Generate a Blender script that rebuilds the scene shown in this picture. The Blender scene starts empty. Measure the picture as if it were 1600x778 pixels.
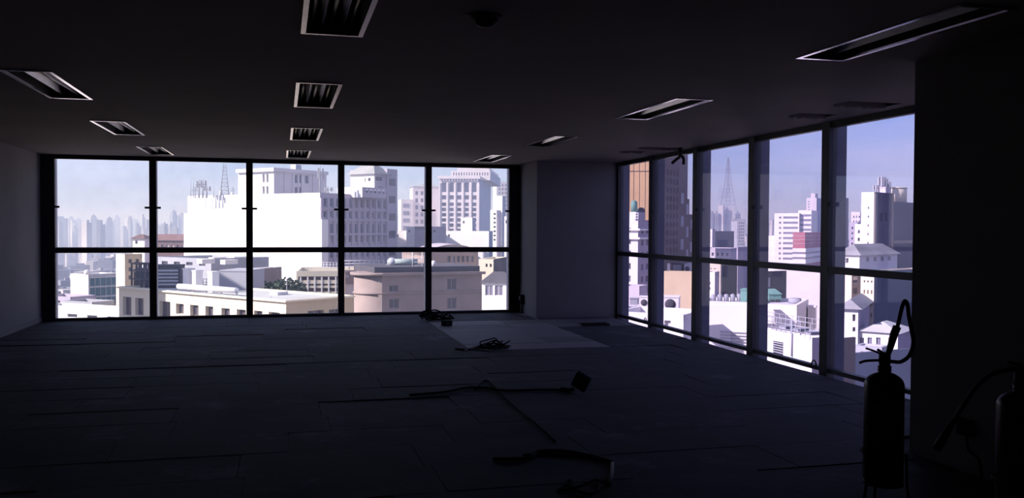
import bpy, math, random
from mathutils import Vector, Matrix
random.seed(7)
scene = bpy.context.scene
col = scene.collection
R = math.radians

# ------------------------------------------------------------------ camera
EYE = Vector((0.0, 0.0, 1.62))            # eye height above the office floor
FPX, YAW, PITCH, ROLL = 1389.3, 0.2525, 0.0235, 0.0047
FW = Vector((math.sin(YAW)*math.cos(PITCH), math.cos(YAW)*math.cos(PITCH), -math.sin(PITCH)))
_rt = Vector((math.cos(YAW), -math.sin(YAW), 0)); _up = _rt.cross(FW)
RT = math.cos(ROLL)*_rt + math.sin(ROLL)*_up
UP = -math.sin(ROLL)*_rt + math.cos(ROLL)*_up
cam_d = bpy.data.cameras.new('camera'); cam = bpy.data.objects.new('camera', cam_d); col.objects.link(cam)
cam_d.sensor_width = 36.0; cam_d.lens = 36.0*FPX/1600.0; cam_d.clip_start = 0.05; cam_d.clip_end = 20000
cam.matrix_world = Matrix(((RT.x, UP.x, -FW.x, EYE.x), (RT.y, UP.y, -FW.y, EYE.y), (RT.z, UP.z, -FW.z, EYE.z), (0, 0, 0, 1)))
scene.camera = cam

# ------------------------------------------------------------------ sky, sun, exposure
SUN_DIR = Vector((-1.0, -0.12, 0.62)).normalized()        # towards the sun
world = bpy.data.worlds.new('sky'); scene.world = world; world.use_nodes = True
wn, wl = world.node_tree.nodes, world.node_tree.links
wn.clear()
sky = wn.new('ShaderNodeTexSky'); sky.sky_type = 'NISHITA'; sky.sun_disc = False
sky.sun_elevation = math.asin(SUN_DIR.z); sky.sun_rotation = math.atan2(SUN_DIR.x, SUN_DIR.y)
sky.air_density = 1.2; sky.dust_density = 0.6; sky.ozone_density = 4.0; sky.altitude = 760
tc = wn.new('ShaderNodeTexCoord'); mp = wn.new('ShaderNodeMapping'); mp.inputs['Scale'].default_value = (2.2, 2.2, 9.0)
nz = wn.new('ShaderNodeTexNoise'); nz.inputs['Scale'].default_value = 2.2; nz.inputs['Detail'].default_value = 6
rmp = wn.new('ShaderNodeValToRGB'); rmp.color_ramp.elements[0].position = 0.30; rmp.color_ramp.elements[1].position = 0.72
rmp.color_ramp.elements[1].color = (0.75, 0.75, 0.75, 1)
cmix = wn.new('ShaderNodeMixRGB'); cmix.inputs['Color2'].default_value = (6.0, 6.4, 7.6, 1)
bg = wn.new('ShaderNodeBackground'); bg.inputs['Strength'].default_value = 0.13
tn = wn.new('ShaderNodeMixRGB'); tn.blend_type = 'MULTIPLY'; tn.inputs['Fac'].default_value = 1.0; tn.inputs['Color2'].default_value = (0.70, 0.74, 1.02, 1)
wo = wn.new('ShaderNodeOutputWorld')
wl.new(tc.outputs['Generated'], mp.inputs['Vector']); wl.new(mp.outputs['Vector'], nz.inputs['Vector'])
wl.new(nz.outputs['Fac'], rmp.inputs['Fac']); wl.new(rmp.outputs['Color'], cmix.inputs['Fac'])
wl.new(sky.outputs['Color'], tn.inputs['Color1']); wl.new(tn.outputs['Color'], cmix.inputs['Color1']); wl.new(cmix.outputs['Color'], bg.inputs['Color'])
wl.new(bg.outputs['Background'], wo.inputs['Surface'])
sun_d = bpy.data.lights.new('sun', 'SUN'); sun_d.energy = 9.0; sun_d.angle = R(0.6); sun_d.color = (1.0, 0.93, 0.82)
sun = bpy.data.objects.new('sun', sun_d); col.objects.link(sun); sun.rotation_euler = SUN_DIR.to_track_quat('Z', 'Y').to_euler()
sun.location = (-80, -25, 120)
vs = scene.view_settings
vs.view_transform = 'Standard'; vs.look = 'None'; vs.gamma = 1.0; vs.exposure = 0.3; vs.use_curve_mapping = False
cy = scene.cycles
cy.use_denoising = True; cy.max_bounces = 8; cy.diffuse_bounces = 4; cy.glossy_bounces = 3
cy.transmission_bounces = 4; cy.transparent_max_bounces = 12; cy.volume_bounces = 0
cy.caustics_reflective = False; cy.caustics_refractive = False; cy.sample_clamp_indirect = 4.0

# ------------------------------------------------------------------ pixel helpers (image taken as 1600x778)
def ray(px, py): return FW + (px-800)/FPX*RT - (py-389)/FPX*UP
def at_y(px, py, Y): d = ray(px, py); return EYE + d*(Y/d.y)
def at_x(px, py, X): d = ray(px, py); return EYE + d*(X/d.x)
def at_z(px, py, z): d = ray(px, py); return EYE + d*((z-EYE.z)/d.z)
def at_d(px, py, depth): return EYE + ray(px, py)*depth

# ------------------------------------------------------------------ materials
MATS = {}
def mat(name, c, rough=0.8, var=0.12, scale=3.0, metal=0.0, bump=0.0, spec=0.3, c2=None, lines=None, scuff=None):
    """procedural surface: base colour broken up by noise (var), optional second colour, optional bump"""
    m = bpy.data.materials.new(name); m.use_nodes = True
    n, l = m.node_tree.nodes, m.node_tree.links
    b = n['Principled BSDF']; b.inputs['Roughness'].default_value = rough; b.inputs['Metallic'].default_value = metal
    b.inputs['Specular IOR Level'].default_value = spec
    t = n.new('ShaderNodeTexCoord'); z = n.new('ShaderNodeTexNoise')
    z.inputs['Scale'].default_value = scale; z.inputs['Detail'].default_value = 5; z.inputs['Roughness'].default_value = 0.6
    l.new(t.outputs['Object'], z.inputs['Vector'])
    r = n.new('ShaderNodeValToRGB'); r.color_ramp.elements[0].position = 0.32; r.color_ramp.elements[1].position = 0.68
    a = c2 if c2 else tuple(max(0.0, x*(1-var)) for x in c)
    bcol = c if c2 else tuple(min(1.0, x*(1+var)) for x in c)
    r.color_ramp.elements[0].color = (*a, 1); r.color_ramp.elements[1].color = (*bcol, 1)
    l.new(z.outputs['Fac'], r.inputs['Fac']); l.new(r.outputs['Color'], b.inputs['Base Color'])
    if scuff:                                   # pale dusty scuffs that run on over the boards
        ge = n.new('ShaderNodeNewGeometry'); z3 = n.new('ShaderNodeTexNoise'); z3.inputs['Scale'].default_value = 1.1; z3.inputs['Detail'].default_value = 8; z3.inputs['Roughness'].default_value = 0.7
        l.new(ge.outputs['Position'], z3.inputs['Vector'])
        r3_ = n.new('ShaderNodeValToRGB'); r3_.color_ramp.elements[0].position = 0.56; r3_.color_ramp.elements[1].position = 0.74
        mx = n.new('ShaderNodeMixRGB'); mx.inputs['Color2'].default_value = (*scuff, 1); l.new(z3.outputs['Fac'], r3_.inputs['Fac']); l.new(r3_.outputs['Color'], mx.inputs['Fac'])
        l.new(r.outputs['Color'], mx.inputs['Color1']); l.new(mx.outputs['Color'], b.inputs['Base Color'])
    if lines:                                   # faint floor lines of buildings too far off to model them
        w = n.new('ShaderNodeTexWave'); w.wave_type = 'BANDS'; w.bands_direction = 'Z'; w.inputs['Scale'].default_value = lines
        l.new(t.outputs['Object'], w.inputs['Vector'])
        mx = n.new('ShaderNodeMixRGB'); mx.blend_type = 'MULTIPLY'; mx.inputs['Fac'].default_value = 0.35
        l.new(r.outputs['Color'], mx.inputs['Color1']); l.new(w.outputs['Color'], mx.inputs['Color2']); l.new(mx.outputs['Color'], b.inputs['Base Color'])
    if bump:
        bp = n.new('ShaderNodeBump'); bp.inputs['Strength'].default_value = bump; bp.inputs['Distance'].default_value = 0.02
        z2 = n.new('ShaderNodeTexNoise'); z2.inputs['Scale'].default_value = scale*12; l.new(t.outputs['Object'], z2.inputs['Vector'])
        l.new(z2.outputs['Fac'], bp.inputs['Height']); l.new(bp.outputs['Normal'], b.inputs['Normal'])
    MATS[name] = m
    return m
def glass_mat(name, tint, dust):
    m = bpy.data.materials.new(name); m.use_nodes = True
    n, l = m.node_tree.nodes, m.node_tree.links; n.clear()
    o = n.new('ShaderNodeOutputMaterial'); tr = n.new('ShaderNodeBsdfTransparent'); tr.inputs['Color'].default_value = (*tint, 1)
    gl = n.new('ShaderNodeBsdfGlossy'); gl.inputs['Roughness'].default_value = 0.02; gl.inputs['Color'].default_value = (0.8, 0.82, 0.95, 1)
    fr = n.new('ShaderNodeFresnel'); fr.inputs['IOR'].default_value = 1.5
    ge = n.new('ShaderNodeNewGeometry'); fm = n.new('ShaderNodeMath'); fm.operation = 'MULTIPLY_ADD'      # only the outer skin of a sheet mirrors
    fm.inputs[1].default_value = -1.0; fm.inputs[2].default_value = 1.0; l.new(ge.outputs['Backfacing'], fm.inputs[0])
    fx = n.new('ShaderNodeMath'); fx.operation = 'MULTIPLY'; l.new(fr.outputs['Fac'], fx.inputs[0]); l.new(fm.outputs['Value'], fx.inputs[1])
    m1 = n.new('ShaderNodeMixShader'); l.new(fx.outputs['Value'], m1.inputs['Fac']); l.new(tr.outputs['BSDF'], m1.inputs[1]); l.new(gl.outputs['BSDF'], m1.inputs[2])
    tl = n.new('ShaderNodeBsdfTranslucent'); tl.inputs['Color'].default_value = (0.7, 0.66, 0.82, 1)
    t = n.new('ShaderNodeTexCoord'); z = n.new('ShaderNodeTexNoise'); z.inputs['Scale'].default_value = 3.0; z.inputs['Detail'].default_value = 6
    l.new(t.outputs['Object'], z.inputs['Vector'])
    mr = n.new('ShaderNodeMapRange'); mr.inputs['From Min'].default_value = 0.3; mr.inputs['From Max'].default_value = 0.75
    mr.inputs['To Min'].default_value = dust*0.4; mr.inputs['To Max'].default_value = dust*1.6
    l.new(z.outputs['Fac'], mr.inputs['Value'])
    m2 = n.new('ShaderNodeMixShader'); l.new(mr.outputs['Result'], m2.inputs['Fac']); l.new(m1.outputs['Shader'], m2.inputs[1]); l.new(tl.outputs['BSDF'], m2.inputs[2])
    l.new(m2.outputs['Shader'], o.inputs['Surface'])
    MATS[name] = m
    return m
glass_mat('glass_dusty', (0.95, 0.945, 0.99), 0.045)
glass_mat('glass_side_dusty', (0.80, 0.765, 0.91), 0.030)
glass_mat('glass_side_clear', (0.80, 0.765, 0.91), 0.010)
glass_mat('glass_clear', (0.93, 0.925, 0.985), 0.010)
mat('ceiling', (0.23, 0.205, 0.205), 0.95, 0.10, 0.6)
mat('wall_paint', (0.22, 0.205, 0.215), 0.9, 0.08, 0.8)
mat('wall_near', (0.18, 0.165, 0.17), 0.9, 0.08, 0.8)
mat('slab', (0.03, 0.03, 0.033), 0.9)
mat('board_dark', (0.058, 0.056, 0.068), 0.8, 0.0, 1.3, c2=(0.034, 0.033, 0.04), bump=0.15, spec=0.2, scuff=(0.13, 0.13, 0.16))
mat('board_mid', (0.060, 0.058, 0.07), 0.8, 0.0, 1.1, c2=(0.038, 0.037, 0.044), bump=0.15, spec=0.2, scuff=(0.13, 0.13, 0.16))
mat('board_light', (0.28, 0.26, 0.265), 0.7, 0.0, 0.9, c2=(0.22, 0.21, 0.22), bump=0.15)
mat('board_fair', (0.22, 0.205, 0.21), 0.7, 0.0, 0.9, c2=(0.14, 0.135, 0.14), bump=0.15)
mat('frame_dark', (0.03, 0.028, 0.034), 0.55, 0.1, 2.0)
mat('frame_grey', (0.06, 0.058, 0.072), 0.5, 0.1, 2.0)
mat('fin_shade_grey', (0.13, 0.13, 0.20), 0.6, 0.08, 1.0)  # blue-grey paints in the shade on these pale fins
mat('black', (0.012, 0.011, 0.011), 0.6, 0.1)
mat('black_plastic', (0.008, 0.008, 0.008), 0.8, 0.1, spec=0.08)
mat('brown_cable', (0.05, 0.02, 0.016), 0.6, 0.1)
mat('beige_cable', (0.16, 0.15, 0.13), 0.6, 0.1)
mat('chrome', (0.75, 0.73, 0.78), 0.22, 0.05, 4.0, metal=1.0)
mat('reflector', (0.62, 0.60, 0.63), 0.30, 0.08, 5.0, metal=1.0)
mat('housing', (0.02, 0.02, 0.022), 0.8, 0.1)
mat('tube_glass', (0.35, 0.34, 0.34), 0.3, 0.05)
mat('ext_red', (0.055, 0.008, 0.007), 0.35, 0.15, 6.0, spec=0.4)
mat('ext_label', (0.10, 0.09, 0.08), 0.6, 0.15, 9.0)
mat('rubber', (0.008, 0.008, 0.009), 0.5, 0.1)
# city
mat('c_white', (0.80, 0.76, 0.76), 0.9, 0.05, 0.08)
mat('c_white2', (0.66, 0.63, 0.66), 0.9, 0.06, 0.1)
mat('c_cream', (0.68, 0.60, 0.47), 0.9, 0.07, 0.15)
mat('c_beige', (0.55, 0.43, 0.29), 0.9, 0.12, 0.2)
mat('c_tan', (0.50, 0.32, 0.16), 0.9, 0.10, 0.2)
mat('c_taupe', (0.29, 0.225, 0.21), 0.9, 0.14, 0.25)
mat('c_mauve', (0.40, 0.35, 0.43), 0.9, 0.10, 0.1)  # plain mauve blocks, and shade coloured onto the sides of white ones
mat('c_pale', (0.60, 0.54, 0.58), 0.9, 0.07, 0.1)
mat('c_grey', (0.36, 0.36, 0.40), 0.9, 0.12, 0.2)
mat('c_roof', (0.30, 0.30, 0.30), 0.9, 0.18, 0.2)
mat('c_roof_light', (0.48, 0.48, 0.46), 0.9, 0.12, 0.2)
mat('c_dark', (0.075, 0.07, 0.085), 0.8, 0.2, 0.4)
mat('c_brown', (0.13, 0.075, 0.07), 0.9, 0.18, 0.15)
mat('c_redroof', (0.17, 0.09, 0.085), 0.9, 0.2, 0.5)
mat('c_red', (0.42, 0.12, 0.15), 0.9, 0.08, 0.3)
mat('c_green', (0.16, 0.32, 0.27), 0.7, 0.1, 0.5)
mat('c_greygreen', (0.32, 0.37, 0.36), 0.7, 0.1, 0.5)
mat('c_teal', (0.05, 0.16, 0.20), 0.25, 0.2, 0.3, spec=0.5)
mat('c_blue_shade', (0.25, 0.29, 0.42), 0.9, 0.08, 0.1)  # bluish shade put into the colour of side faces
mat('c_plum_shade', (0.085, 0.07, 0.12), 0.9, 0.12, 0.15)  # shade put into the colour of facades turned from the sun
mat('c_slate', (0.11, 0.12, 0.17), 0.9, 0.1, 0.2)
mat('c_steel', (0.42, 0.42, 0.45), 0.5, 0.15, 1.0)
mat('c_pane', (0.055, 0.05, 0.075), 0.25, 0.25, 0.3, spec=0.5)
mat('c_pane_white_sky', (0.62, 0.60, 0.64), 0.6, 0.1, 0.3)  # white panes; on the blank tower their white stands for reflected sky
mat('c_pane_mid', (0.20, 0.19, 0.26), 0.35, 0.2, 0.3, spec=0.5)
mat('c_leaf', (0.030, 0.050, 0.025), 0.8, 0.3, 1.5)
mat('c_bark', (0.06, 0.045, 0.03), 0.9, 0.2, 3.0)
mat('c_ground', (0.20, 0.19, 0.20), 0.95, 0.0, 0.02, c2=(0.10, 0.10, 0.12))
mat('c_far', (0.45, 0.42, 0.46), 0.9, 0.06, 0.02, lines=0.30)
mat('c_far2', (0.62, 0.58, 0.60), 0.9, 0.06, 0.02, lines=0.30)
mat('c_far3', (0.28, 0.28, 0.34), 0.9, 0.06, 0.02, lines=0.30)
mat('c_hill', (0.09, 0.11, 0.10), 0.95, 0.2, 0.01)

# ------------------------------------------------------------------ mesh helpers
class MB:
    def __init__(s): s.v = []; s.f = []; s.smooth = set()
    def quad(s, *p):
        i = len(s.v); s.v += [tuple(q) for q in p]; s.f.append(tuple(range(i, i+len(p))))
        return s
    def box(s, x0, x1, y0, y1, z0, z1):
        if x0 > x1: x0, x1 = x1, x0
        if y0 > y1: y0, y1 = y1, y0
        if z0 > z1: z0, z1 = z1, z0
        i = len(s.v)
        s.v += [(x, y, z) for z in (z0, z1) for (x, y) in ((x0, y0), (x1, y0), (x1, y1), (x0, y1))]
        s.f += [tuple(i+k for k in q) for q in ((0,3,2,1), (4,5,6,7), (0,1,5,4), (1,2,6,5), (2,3,7,6), (3,0,4,7))]
        return s
    def prism(s, pts, z0, z1):
        n = len(pts); i = len(s.v)
        s.v += [(x, y, z0) for x, y in pts] + [(x, y, z1) for x, y in pts]
        s.f.append(tuple(i+k for k in reversed(range(n)))); s.f.append(tuple(i+n+k for k in range(n)))
        for k in range(n): s.f.append((i+k, i+(k+1) % n, i+n+(k+1) % n, i+n+k))
        return s
    def lathe(s, prof, c=(0, 0, 0), n=24, M=None):
        i = len(s.v); m = len(prof)
        for (r, z) in prof:
            for k in range(n):
                a = 2*math.pi*k/n; p = Vector((r*math.cos(a), r*math.sin(a), z))
                if M: p = M @ p
                s.v.append((p.x+c[0], p.y+c[1], p.z+c[2]))
        for j in range(m-1):
            for k in range(n):
                s.smooth.add(len(s.f)); s.f.append((i+j*n+k, i+j*n+(k+1) % n, i+(j+1)*n+(k+1) % n, i+(j+1)*n+k))
        s.f.append(tuple(i+k for k in reversed(range(n)))); s.f.append(tuple(i+(m-1)*n+k for k in range(n)))
        return s
    def tube(s, pts, r, n=8, closed=False):
        pts = [Vector(p) for p in pts]; i = len(s.v); m = len(pts)
        rs = r if isinstance(r, (list, tuple)) else [r]*m
        ref = None
        for j, p in enumerate(pts):
            t = (pts[min(j+1, m-1)]-pts[max(j-1, 0)])
            if t.length < 1e-9: t = Vector((0, 0, 1))
            t.normalize()
            if ref is None: ref = t.orthogonal().normalized()
            ref = (ref - t*ref.dot(t))
            ref = ref.normalized() if ref.length > 1e-6 else t.orthogonal().normalized()
            b = t.cross(ref)
            for k in range(n):
                a = 2*math.pi*k/n; q = p + rs[j]*(math.cos(a)*ref + math.sin(a)*b); s.v.append(tuple(q))
        for j in range(m-1):
            for k in range(n):
                s.smooth.add(len(s.f)); s.f.append((i+j*n+k, i+j*n+(k+1) % n, i+(j+1)*n+(k+1) % n, i+(j+1)*n+k))
        s.f.append(tuple(i+k for k in reversed(range(n)))); s.f.append(tuple(i+(m-1)*n+k for k in range(n)))
        return s
    def bar(s, a, b, w):                        # square bar from a to b
        return s.tube([a, b], w*0.7071, n=4)
    def mesh(s, name, m):
        me = bpy.data.meshes.new(name); me.from_pydata(s.v, [], s.f)
        for k in s.smooth: me.polygons[k].use_smooth = True
        me.materials.append(MATS[m]); me.update()
        return me
    def build(s, name, m, parent=None):
        return link(name, s.mesh(name, m), parent)
def link(name, data, parent=None, loc=None, rz=None, scale=None):
    o = bpy.data.objects.new(name, data); col.objects.link(o)
    if parent: o.parent = parent
    if loc is not None: o.location = loc
    if rz is not None: o.rotation_euler.z = rz
    if scale is not None: o.scale = scale
    return o
def tag(o, label=None, cat=None, group=None, kind=None):
    if label: o['label'] = label
    if cat: o['category'] = cat
    if group: o['group'] = group
    if kind: o['kind'] = kind
    return o
def empty(name, loc=(0, 0, 0), rz=0.0):
    o = link(name, None, None, loc, rz); o.empty_display_size = 0.1
    return o
def smooth_path(pts, k=6):
    P = [Vector(p) for p in pts]; P = [P[0]*2-P[1]] + P + [P[-1]*2-P[-2]]; out = []
    for i in range(1, len(P)-2):
        for j in range(k):
            t = j/k; a, b, c, d = P[i-1], P[i], P[i+1], P[i+2]
            out.append(0.5*((2*b)+(c-a)*t+(2*a-5*b+4*c-d)*t*t+(3*b-a-3*c+d)*t**3))
    out.append(P[-2]); return out
def holed(mb, us, vs_, holes, fn, rec, inward):
    """a wall with rectangular holes: fn(u,v,d) -> point, d = depth into the wall; reveals go rec deep"""
    U = sorted(set([us[0], us[1]] + [x for h in holes for x in h[:2]])); V = sorted(set([vs_[0], vs_[1]] + [x for h in holes for x in h[2:4]]))
    for a, b in zip(U, U[1:]):
        run = None
        for c, d in zip(V, V[1:]):
            mu, mv = (a+b)/2, (c+d)/2
            solid = not any(h[0] < mu < h[1] and h[2] < mv < h[3] for h in holes)
            if solid: run = (run[0], d) if run else (c, d)
            if (not solid or d == V[-1]) and run:
                mb.quad(fn(a, run[0], 0), fn(b, run[0], 0), fn(b, run[1], 0), fn(a, run[1], 0)); run = None
    for h in holes:
        a, b, c, d = h[:4]
        for p, q in (((a, c), (b, c)), ((b, c), (b, d)), ((b, d), (a, d)), ((a, d), (a, c))):
            mb.quad(fn(*p, 0), fn(*q, 0), fn(*q, rec), fn(*p, rec))

# ================================================================== THE ROOM
XL, XP, XR, YB, YP, YN, YC, ZC = -3.95, 4.42, 6.0, 16.52, 15.36, 5.55, -3.0, 2.83
FLOOR_EDGE = 5.80
# floor slab with loose boards on it
mb = MB(); mb.box(XL, XP+0.2, YC, YB+0.05, -0.25, -0.022); mb.box(XP+0.2, FLOOR_EDGE, YN, YP+0.3, -0.25, -0.022)
floor = tag(mb.build('floor', 'slab'), 'dark floor of loose dusty boards with open seams', None, None, 'structure')
BW, BD = 1.22, 0.61
board_meshes = {}
def board_mesh(w, d, m):
    k = (round(w, 2), round(d, 2), m)
    if k not in board_meshes:
        b = MB(); e = 0.002
        b.prism([(e, e), (w-e, e), (w-e, d-e), (e, d-e)], -0.02, 0.0); board_meshes[k] = b.mesh('floor_board', m)
    return board_meshes[k]
row = 0; y = 2.30
while y < YB-0.02:
    d = min(BD, YB-0.005-y)
    xmax = FLOOR_EDGE if (YN+0.02 < y and y+d < YP) else XP
    x = XL - (BW/2 if row % 2 else 0) - 0.28*(row % 3)
    while x < xmax-0.02:
        a, b = max(x, XL), min(x+BW, xmax)
        for cut in (2.42, 4.36):               # boards within these lines are paler, with straight edges
            if 11.0 < y < 15.3 and a < cut-0.02 < b: b = cut; break
        x = b if b < min(x+BW, xmax) else x+BW
        if b-a < 0.03: continue
        cx, cy_ = (a+b)/2, y+d/2
        if 2.42 < cx < 4.36 and 11.3 < cy_ < 15.35: m = random.choice(('board_light', 'board_light', 'board_fair'))
        elif cx > 4.36 and cy_ > 12.6: m = 'board_fair' if cy_ > 13.9 else 'board_mid'
        else: m = random.choice(('board_dark', 'board_dark', 'board_mid'))
        o = link('floor_board', board_mesh(b-a, d, m), floor, (a, y, random.uniform(-0.001, 0.003)))
        if random.random() < 0.22: o.rotation_euler.x = R(random.choice((-1, 1))*random.uniform(0.35, 0.8))
    y += BD; row += 1

# ceiling with cut-outs for the light fittings and the torn openings by the glazing
LIGHTS = [(0.30, 4.92), (0.30, 8.40), (0.29, 11.88), (0.25, 15.15), (-1.93, 8.42), (-1.94, 11.82), (-1.95, 15.15), (3.70, 8.36), (3.60, 11.85), (3.52, 15.03), (3.68, 4.80)]
LW, LL = 0.38, 1.56
holes = [(x-LW/2+0.02, x+LW/2-0.02, y-LL/2+0.02, y+LL/2-0.02) for x, y in LIGHTS]
SLOTS = [(5.16, 5.74, 7.34, 7.56), (5.22, 5.66, 8.24, 8.44), (5.16, 5.84, 12.30, 12.46), (5.14, 5.50, 12.98, 13.14)]
mb = MB(); holed(mb, (XL, XR+0.1), (YC, YB+0.1), holes+SLOTS, lambda u, v, d: (u, v, ZC+d), 0.05, 1)
tag(mb.build('ceiling', 'ceiling'), 'dark flat plaster ceiling with recessed light fittings', None, None, 'structure')
# own building above and below, one storey deep around the room
mb = MB(); mb.box(-16, XR, -22, YB, 3.25, 9.0)
tag(mb.build('wall_upper_storeys', 'slab'), 'storeys of the own building above the room', None, None, 'structure')
mb = MB(); mb.box(-16, XR, -22, YB, -60, -0.26)
tag(mb.build('wall_lower_storeys', 'slab'), 'storeys of the own building below the room', None, None, 'structure')
mb = MB(); mb.box(XL-0.2, XL, YC, YB+0.1, -0.24, 3.24)
tag(mb.build('wall_left', 'wall_paint'), 'plain painted side wall meeting the glazing', None, None, 'structure')
mb = MB(); mb.box(XL-0.2, XP+0.2, YC-0.2, YC, -0.24, 3.24)
tag(mb.build('wall_rear', 'wall_near'), 'plain wall behind the viewer', None, None, 'structure')
mb = MB(); mb.box(XP+0.03, XR+0.1, YC, YN, -0.24, 3.24)
tag(mb.build('wall_right', 'wall_near'), 'dark projecting wall beside the fire extinguishers', None, None, 'structure')
mb = MB(); mb.box(XP, XR+0.1, YP, YB+0.1, -0.24, 3.24)
tag(mb.build('wall_corner_pillar', 'wall_paint'), 'square corner pillar between the two window walls', None, None, 'structure')
mb = MB(); mb.box(XL, XP, YB, YB+0.1, 2.90, 3.24); mb.box(XL, XP, YB+0.02, YB+0.1, -0.24, -0.03)
mb.box(XR, XR+0.1, YN, YP, 2.90, 3.24); mb.box(FLOOR_EDGE, XR, YN, YP, -0.25, -0.13)
tag(mb.build('trim_edge_beam', 'frame_dark'), 'dark edge beam above and below the glazing', None, None, 'structure')
# skirting on pillar and walls
for nm, b in (('baseboard_left', (XL, XL+0.012, 2.3, YB, 0.004, 0.07)), ('baseboard_pillar', (XP+0.0, XR-0.2, YP-0.012, YP, 0.004, 0.06))):
    mb = MB(); mb.box(*b); tag(mb.build(nm, 'wall_paint'), 'low skirting strip along the foot of the wall', None, None, 'structure')

# ------------------------------------------------------------------ glazing
nwin = 0
X0, PB, GB = -3.7317, 1.6087, 0.1139
ZT, ZU, ZL, ZB = 2.757, 1.244, 1.161, 0.040
ntrim = 0
for i in range(6):                       # mullions of the far window wall
    ntrim += 1
    a = XL+0.001 if i == 0 else X0+i*PB-GB
    b = XP-0.001 if i == 5 else X0+i*PB
    mb = MB(); mb.box(a, b, YB-0.025, YB+0.06, -0.02, 2.9)
    tag(mb.build('trim_%d' % ntrim, 'frame_dark'), 'dark upright mullion of the far window wall', None, None, 'structure')
    ntrim += 1
    mb = MB(); c = (a+b)/2 if 0 < i < 5 else (X0-GB/2 if i == 0 else X0+5*PB-GB/2)
    mb.box(c-GB/2+0.004, c+GB/2-0.004, YB+0.061, YB+0.19, -0.25, 3.2)
    tag(mb.build('trim_%d' % ntrim, 'c_white2'), 'pale outer fin of the far window wall', None, None, 'structure')
for i in range(5):
    nwin += 1
    a, b = X0+i*PB, X0+(i+1)*PB-GB
    w = tag(empty('window_%d' % nwin, (a, YB, 0)), 'tall two-pane window of the far wall', None, None, 'structure')
    W = b-a
    MB().box(0, W, 0.0, 0.05, ZU, ZL).build('transom', 'frame_dark', w)
    MB().box(0, W, 0.0, 0.05, ZT, 2.9).build('head_rail', 'frame_dark', w)
    MB().box(0, W, 0.0, 0.05, -0.02, ZB).build('sill_rail', 'frame_dark', w)
    MB().box(0.002, W-0.002, 0.022, 0.028, ZU+0.002, ZT-0.002).build('upper_pane', 'glass_dusty', w)
    MB().box(0.002, W-0.002, 0.022, 0.028, ZB+0.002, ZL-0.002).build('lower_pane', 'glass_clear', w)
    MB().box(0.0, W, 0.034, 0.05, ZU, ZU+0.014).box(0, W, 0.034, 0.05, ZB, ZB+0.012).build('outer_bead', 'c_white2', w)
    for s, xx in ((1, 0.0), (-1, W)):
        lz = ZU+0.70
        MB().prism([(xx, -0.035), (xx+s*0.075, -0.02), (xx, 0.02)], lz-0.018, lz+0.018).build('latch', 'black', w)
Y0, PR, GR = 15.397, 1.6467, 0.2438
RT_, RU, RL, RB = 2.765, 1.2015, 1.1255, 0.048
ends = [Y0-i*PR for i in range(6)]
MW = 0.145
for i in range(7):
    a = ends[i] if i < 6 else YN+0.16
    ntrim += 1
    mb = MB(); mb.box(XR-0.05, XR+0.05, a, min(a+MW, YP) if i else YP-0.001, -0.12, 2.9)
    if i == 0: mb = MB(); mb.box(XR-0.05, XR+0.05, min(a, YP-0.06), YP-0.001, -0.12, 2.9)
    if i == 6: mb = MB(); mb.box(XR-0.05, XR+0.05, YN+0.001, a, -0.12, 2.9)
    tag(mb.build('trim_%d' % ntrim, 'frame_grey'), 'dark upright mullion of the side window wall', None, None, 'structure')
    if i < 6:
        ntrim += 1; aa = min(a, YP-0.06)
        mb = MB(); mb.box(XR+0.051, XR+0.175, aa, aa+0.10, -0.25, 3.2)
        tag(mb.build('trim_%d' % ntrim, 'fin_shade_grey'), 'outer fin of the side window wall, its shade coloured blue-grey', None, None, 'structure')
for i in range(6):
    nwin += 1
    far = min(ends[i], YP-0.06); near = (ends[i+1]+MW) if i < 5 else YN+0.16
    w = tag(empty('window_%d' % nwin, (XR, near, 0)), 'tall two-pane window of the side wall', None, None, 'structure')
    D = far-near
    MB().box(-0.045, 0.05, 0, D, RU, RL).build('transom', 'frame_grey', w)
    MB().box(-0.03, 0.05, 0, D, RT_, 2.9).build('head_rail', 'frame_dark', w)
    MB().box(-0.03, 0.05, 0, D, 0.0, RB).build('sill_rail', 'frame_grey', w)
    MB().box(-0.004, 0.004, 0.002, D-0.002, RU+0.002, RT_-0.002).build('upper_pane', 'glass_side_dusty', w)
    MB().box(-0.004, 0.004, 0.002, D-0.002, RB+0.002, RL-0.002).build('lower_pane', 'glass_side_clear', w)
    MB().box(-0.004, 0.004, 0.002, D-0.002, -0.12, -0.002).build('toe_pane', 'glass_side_clear', w)
    MB().box(-0.075, -0.046, D-0.03, D, RU+0.68, RU+0.73).build('latch', 'black', w)
    if i in (0, 3):
        pts = [(-0.05, 0.10+0.05*math.cos(t*math.pi/6), 0.04+0.07*math.sin(t*math.pi/6)) for t in range(7)]
        MB().tube(pts, 0.008, 6).build('handle', 'black', w)

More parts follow.
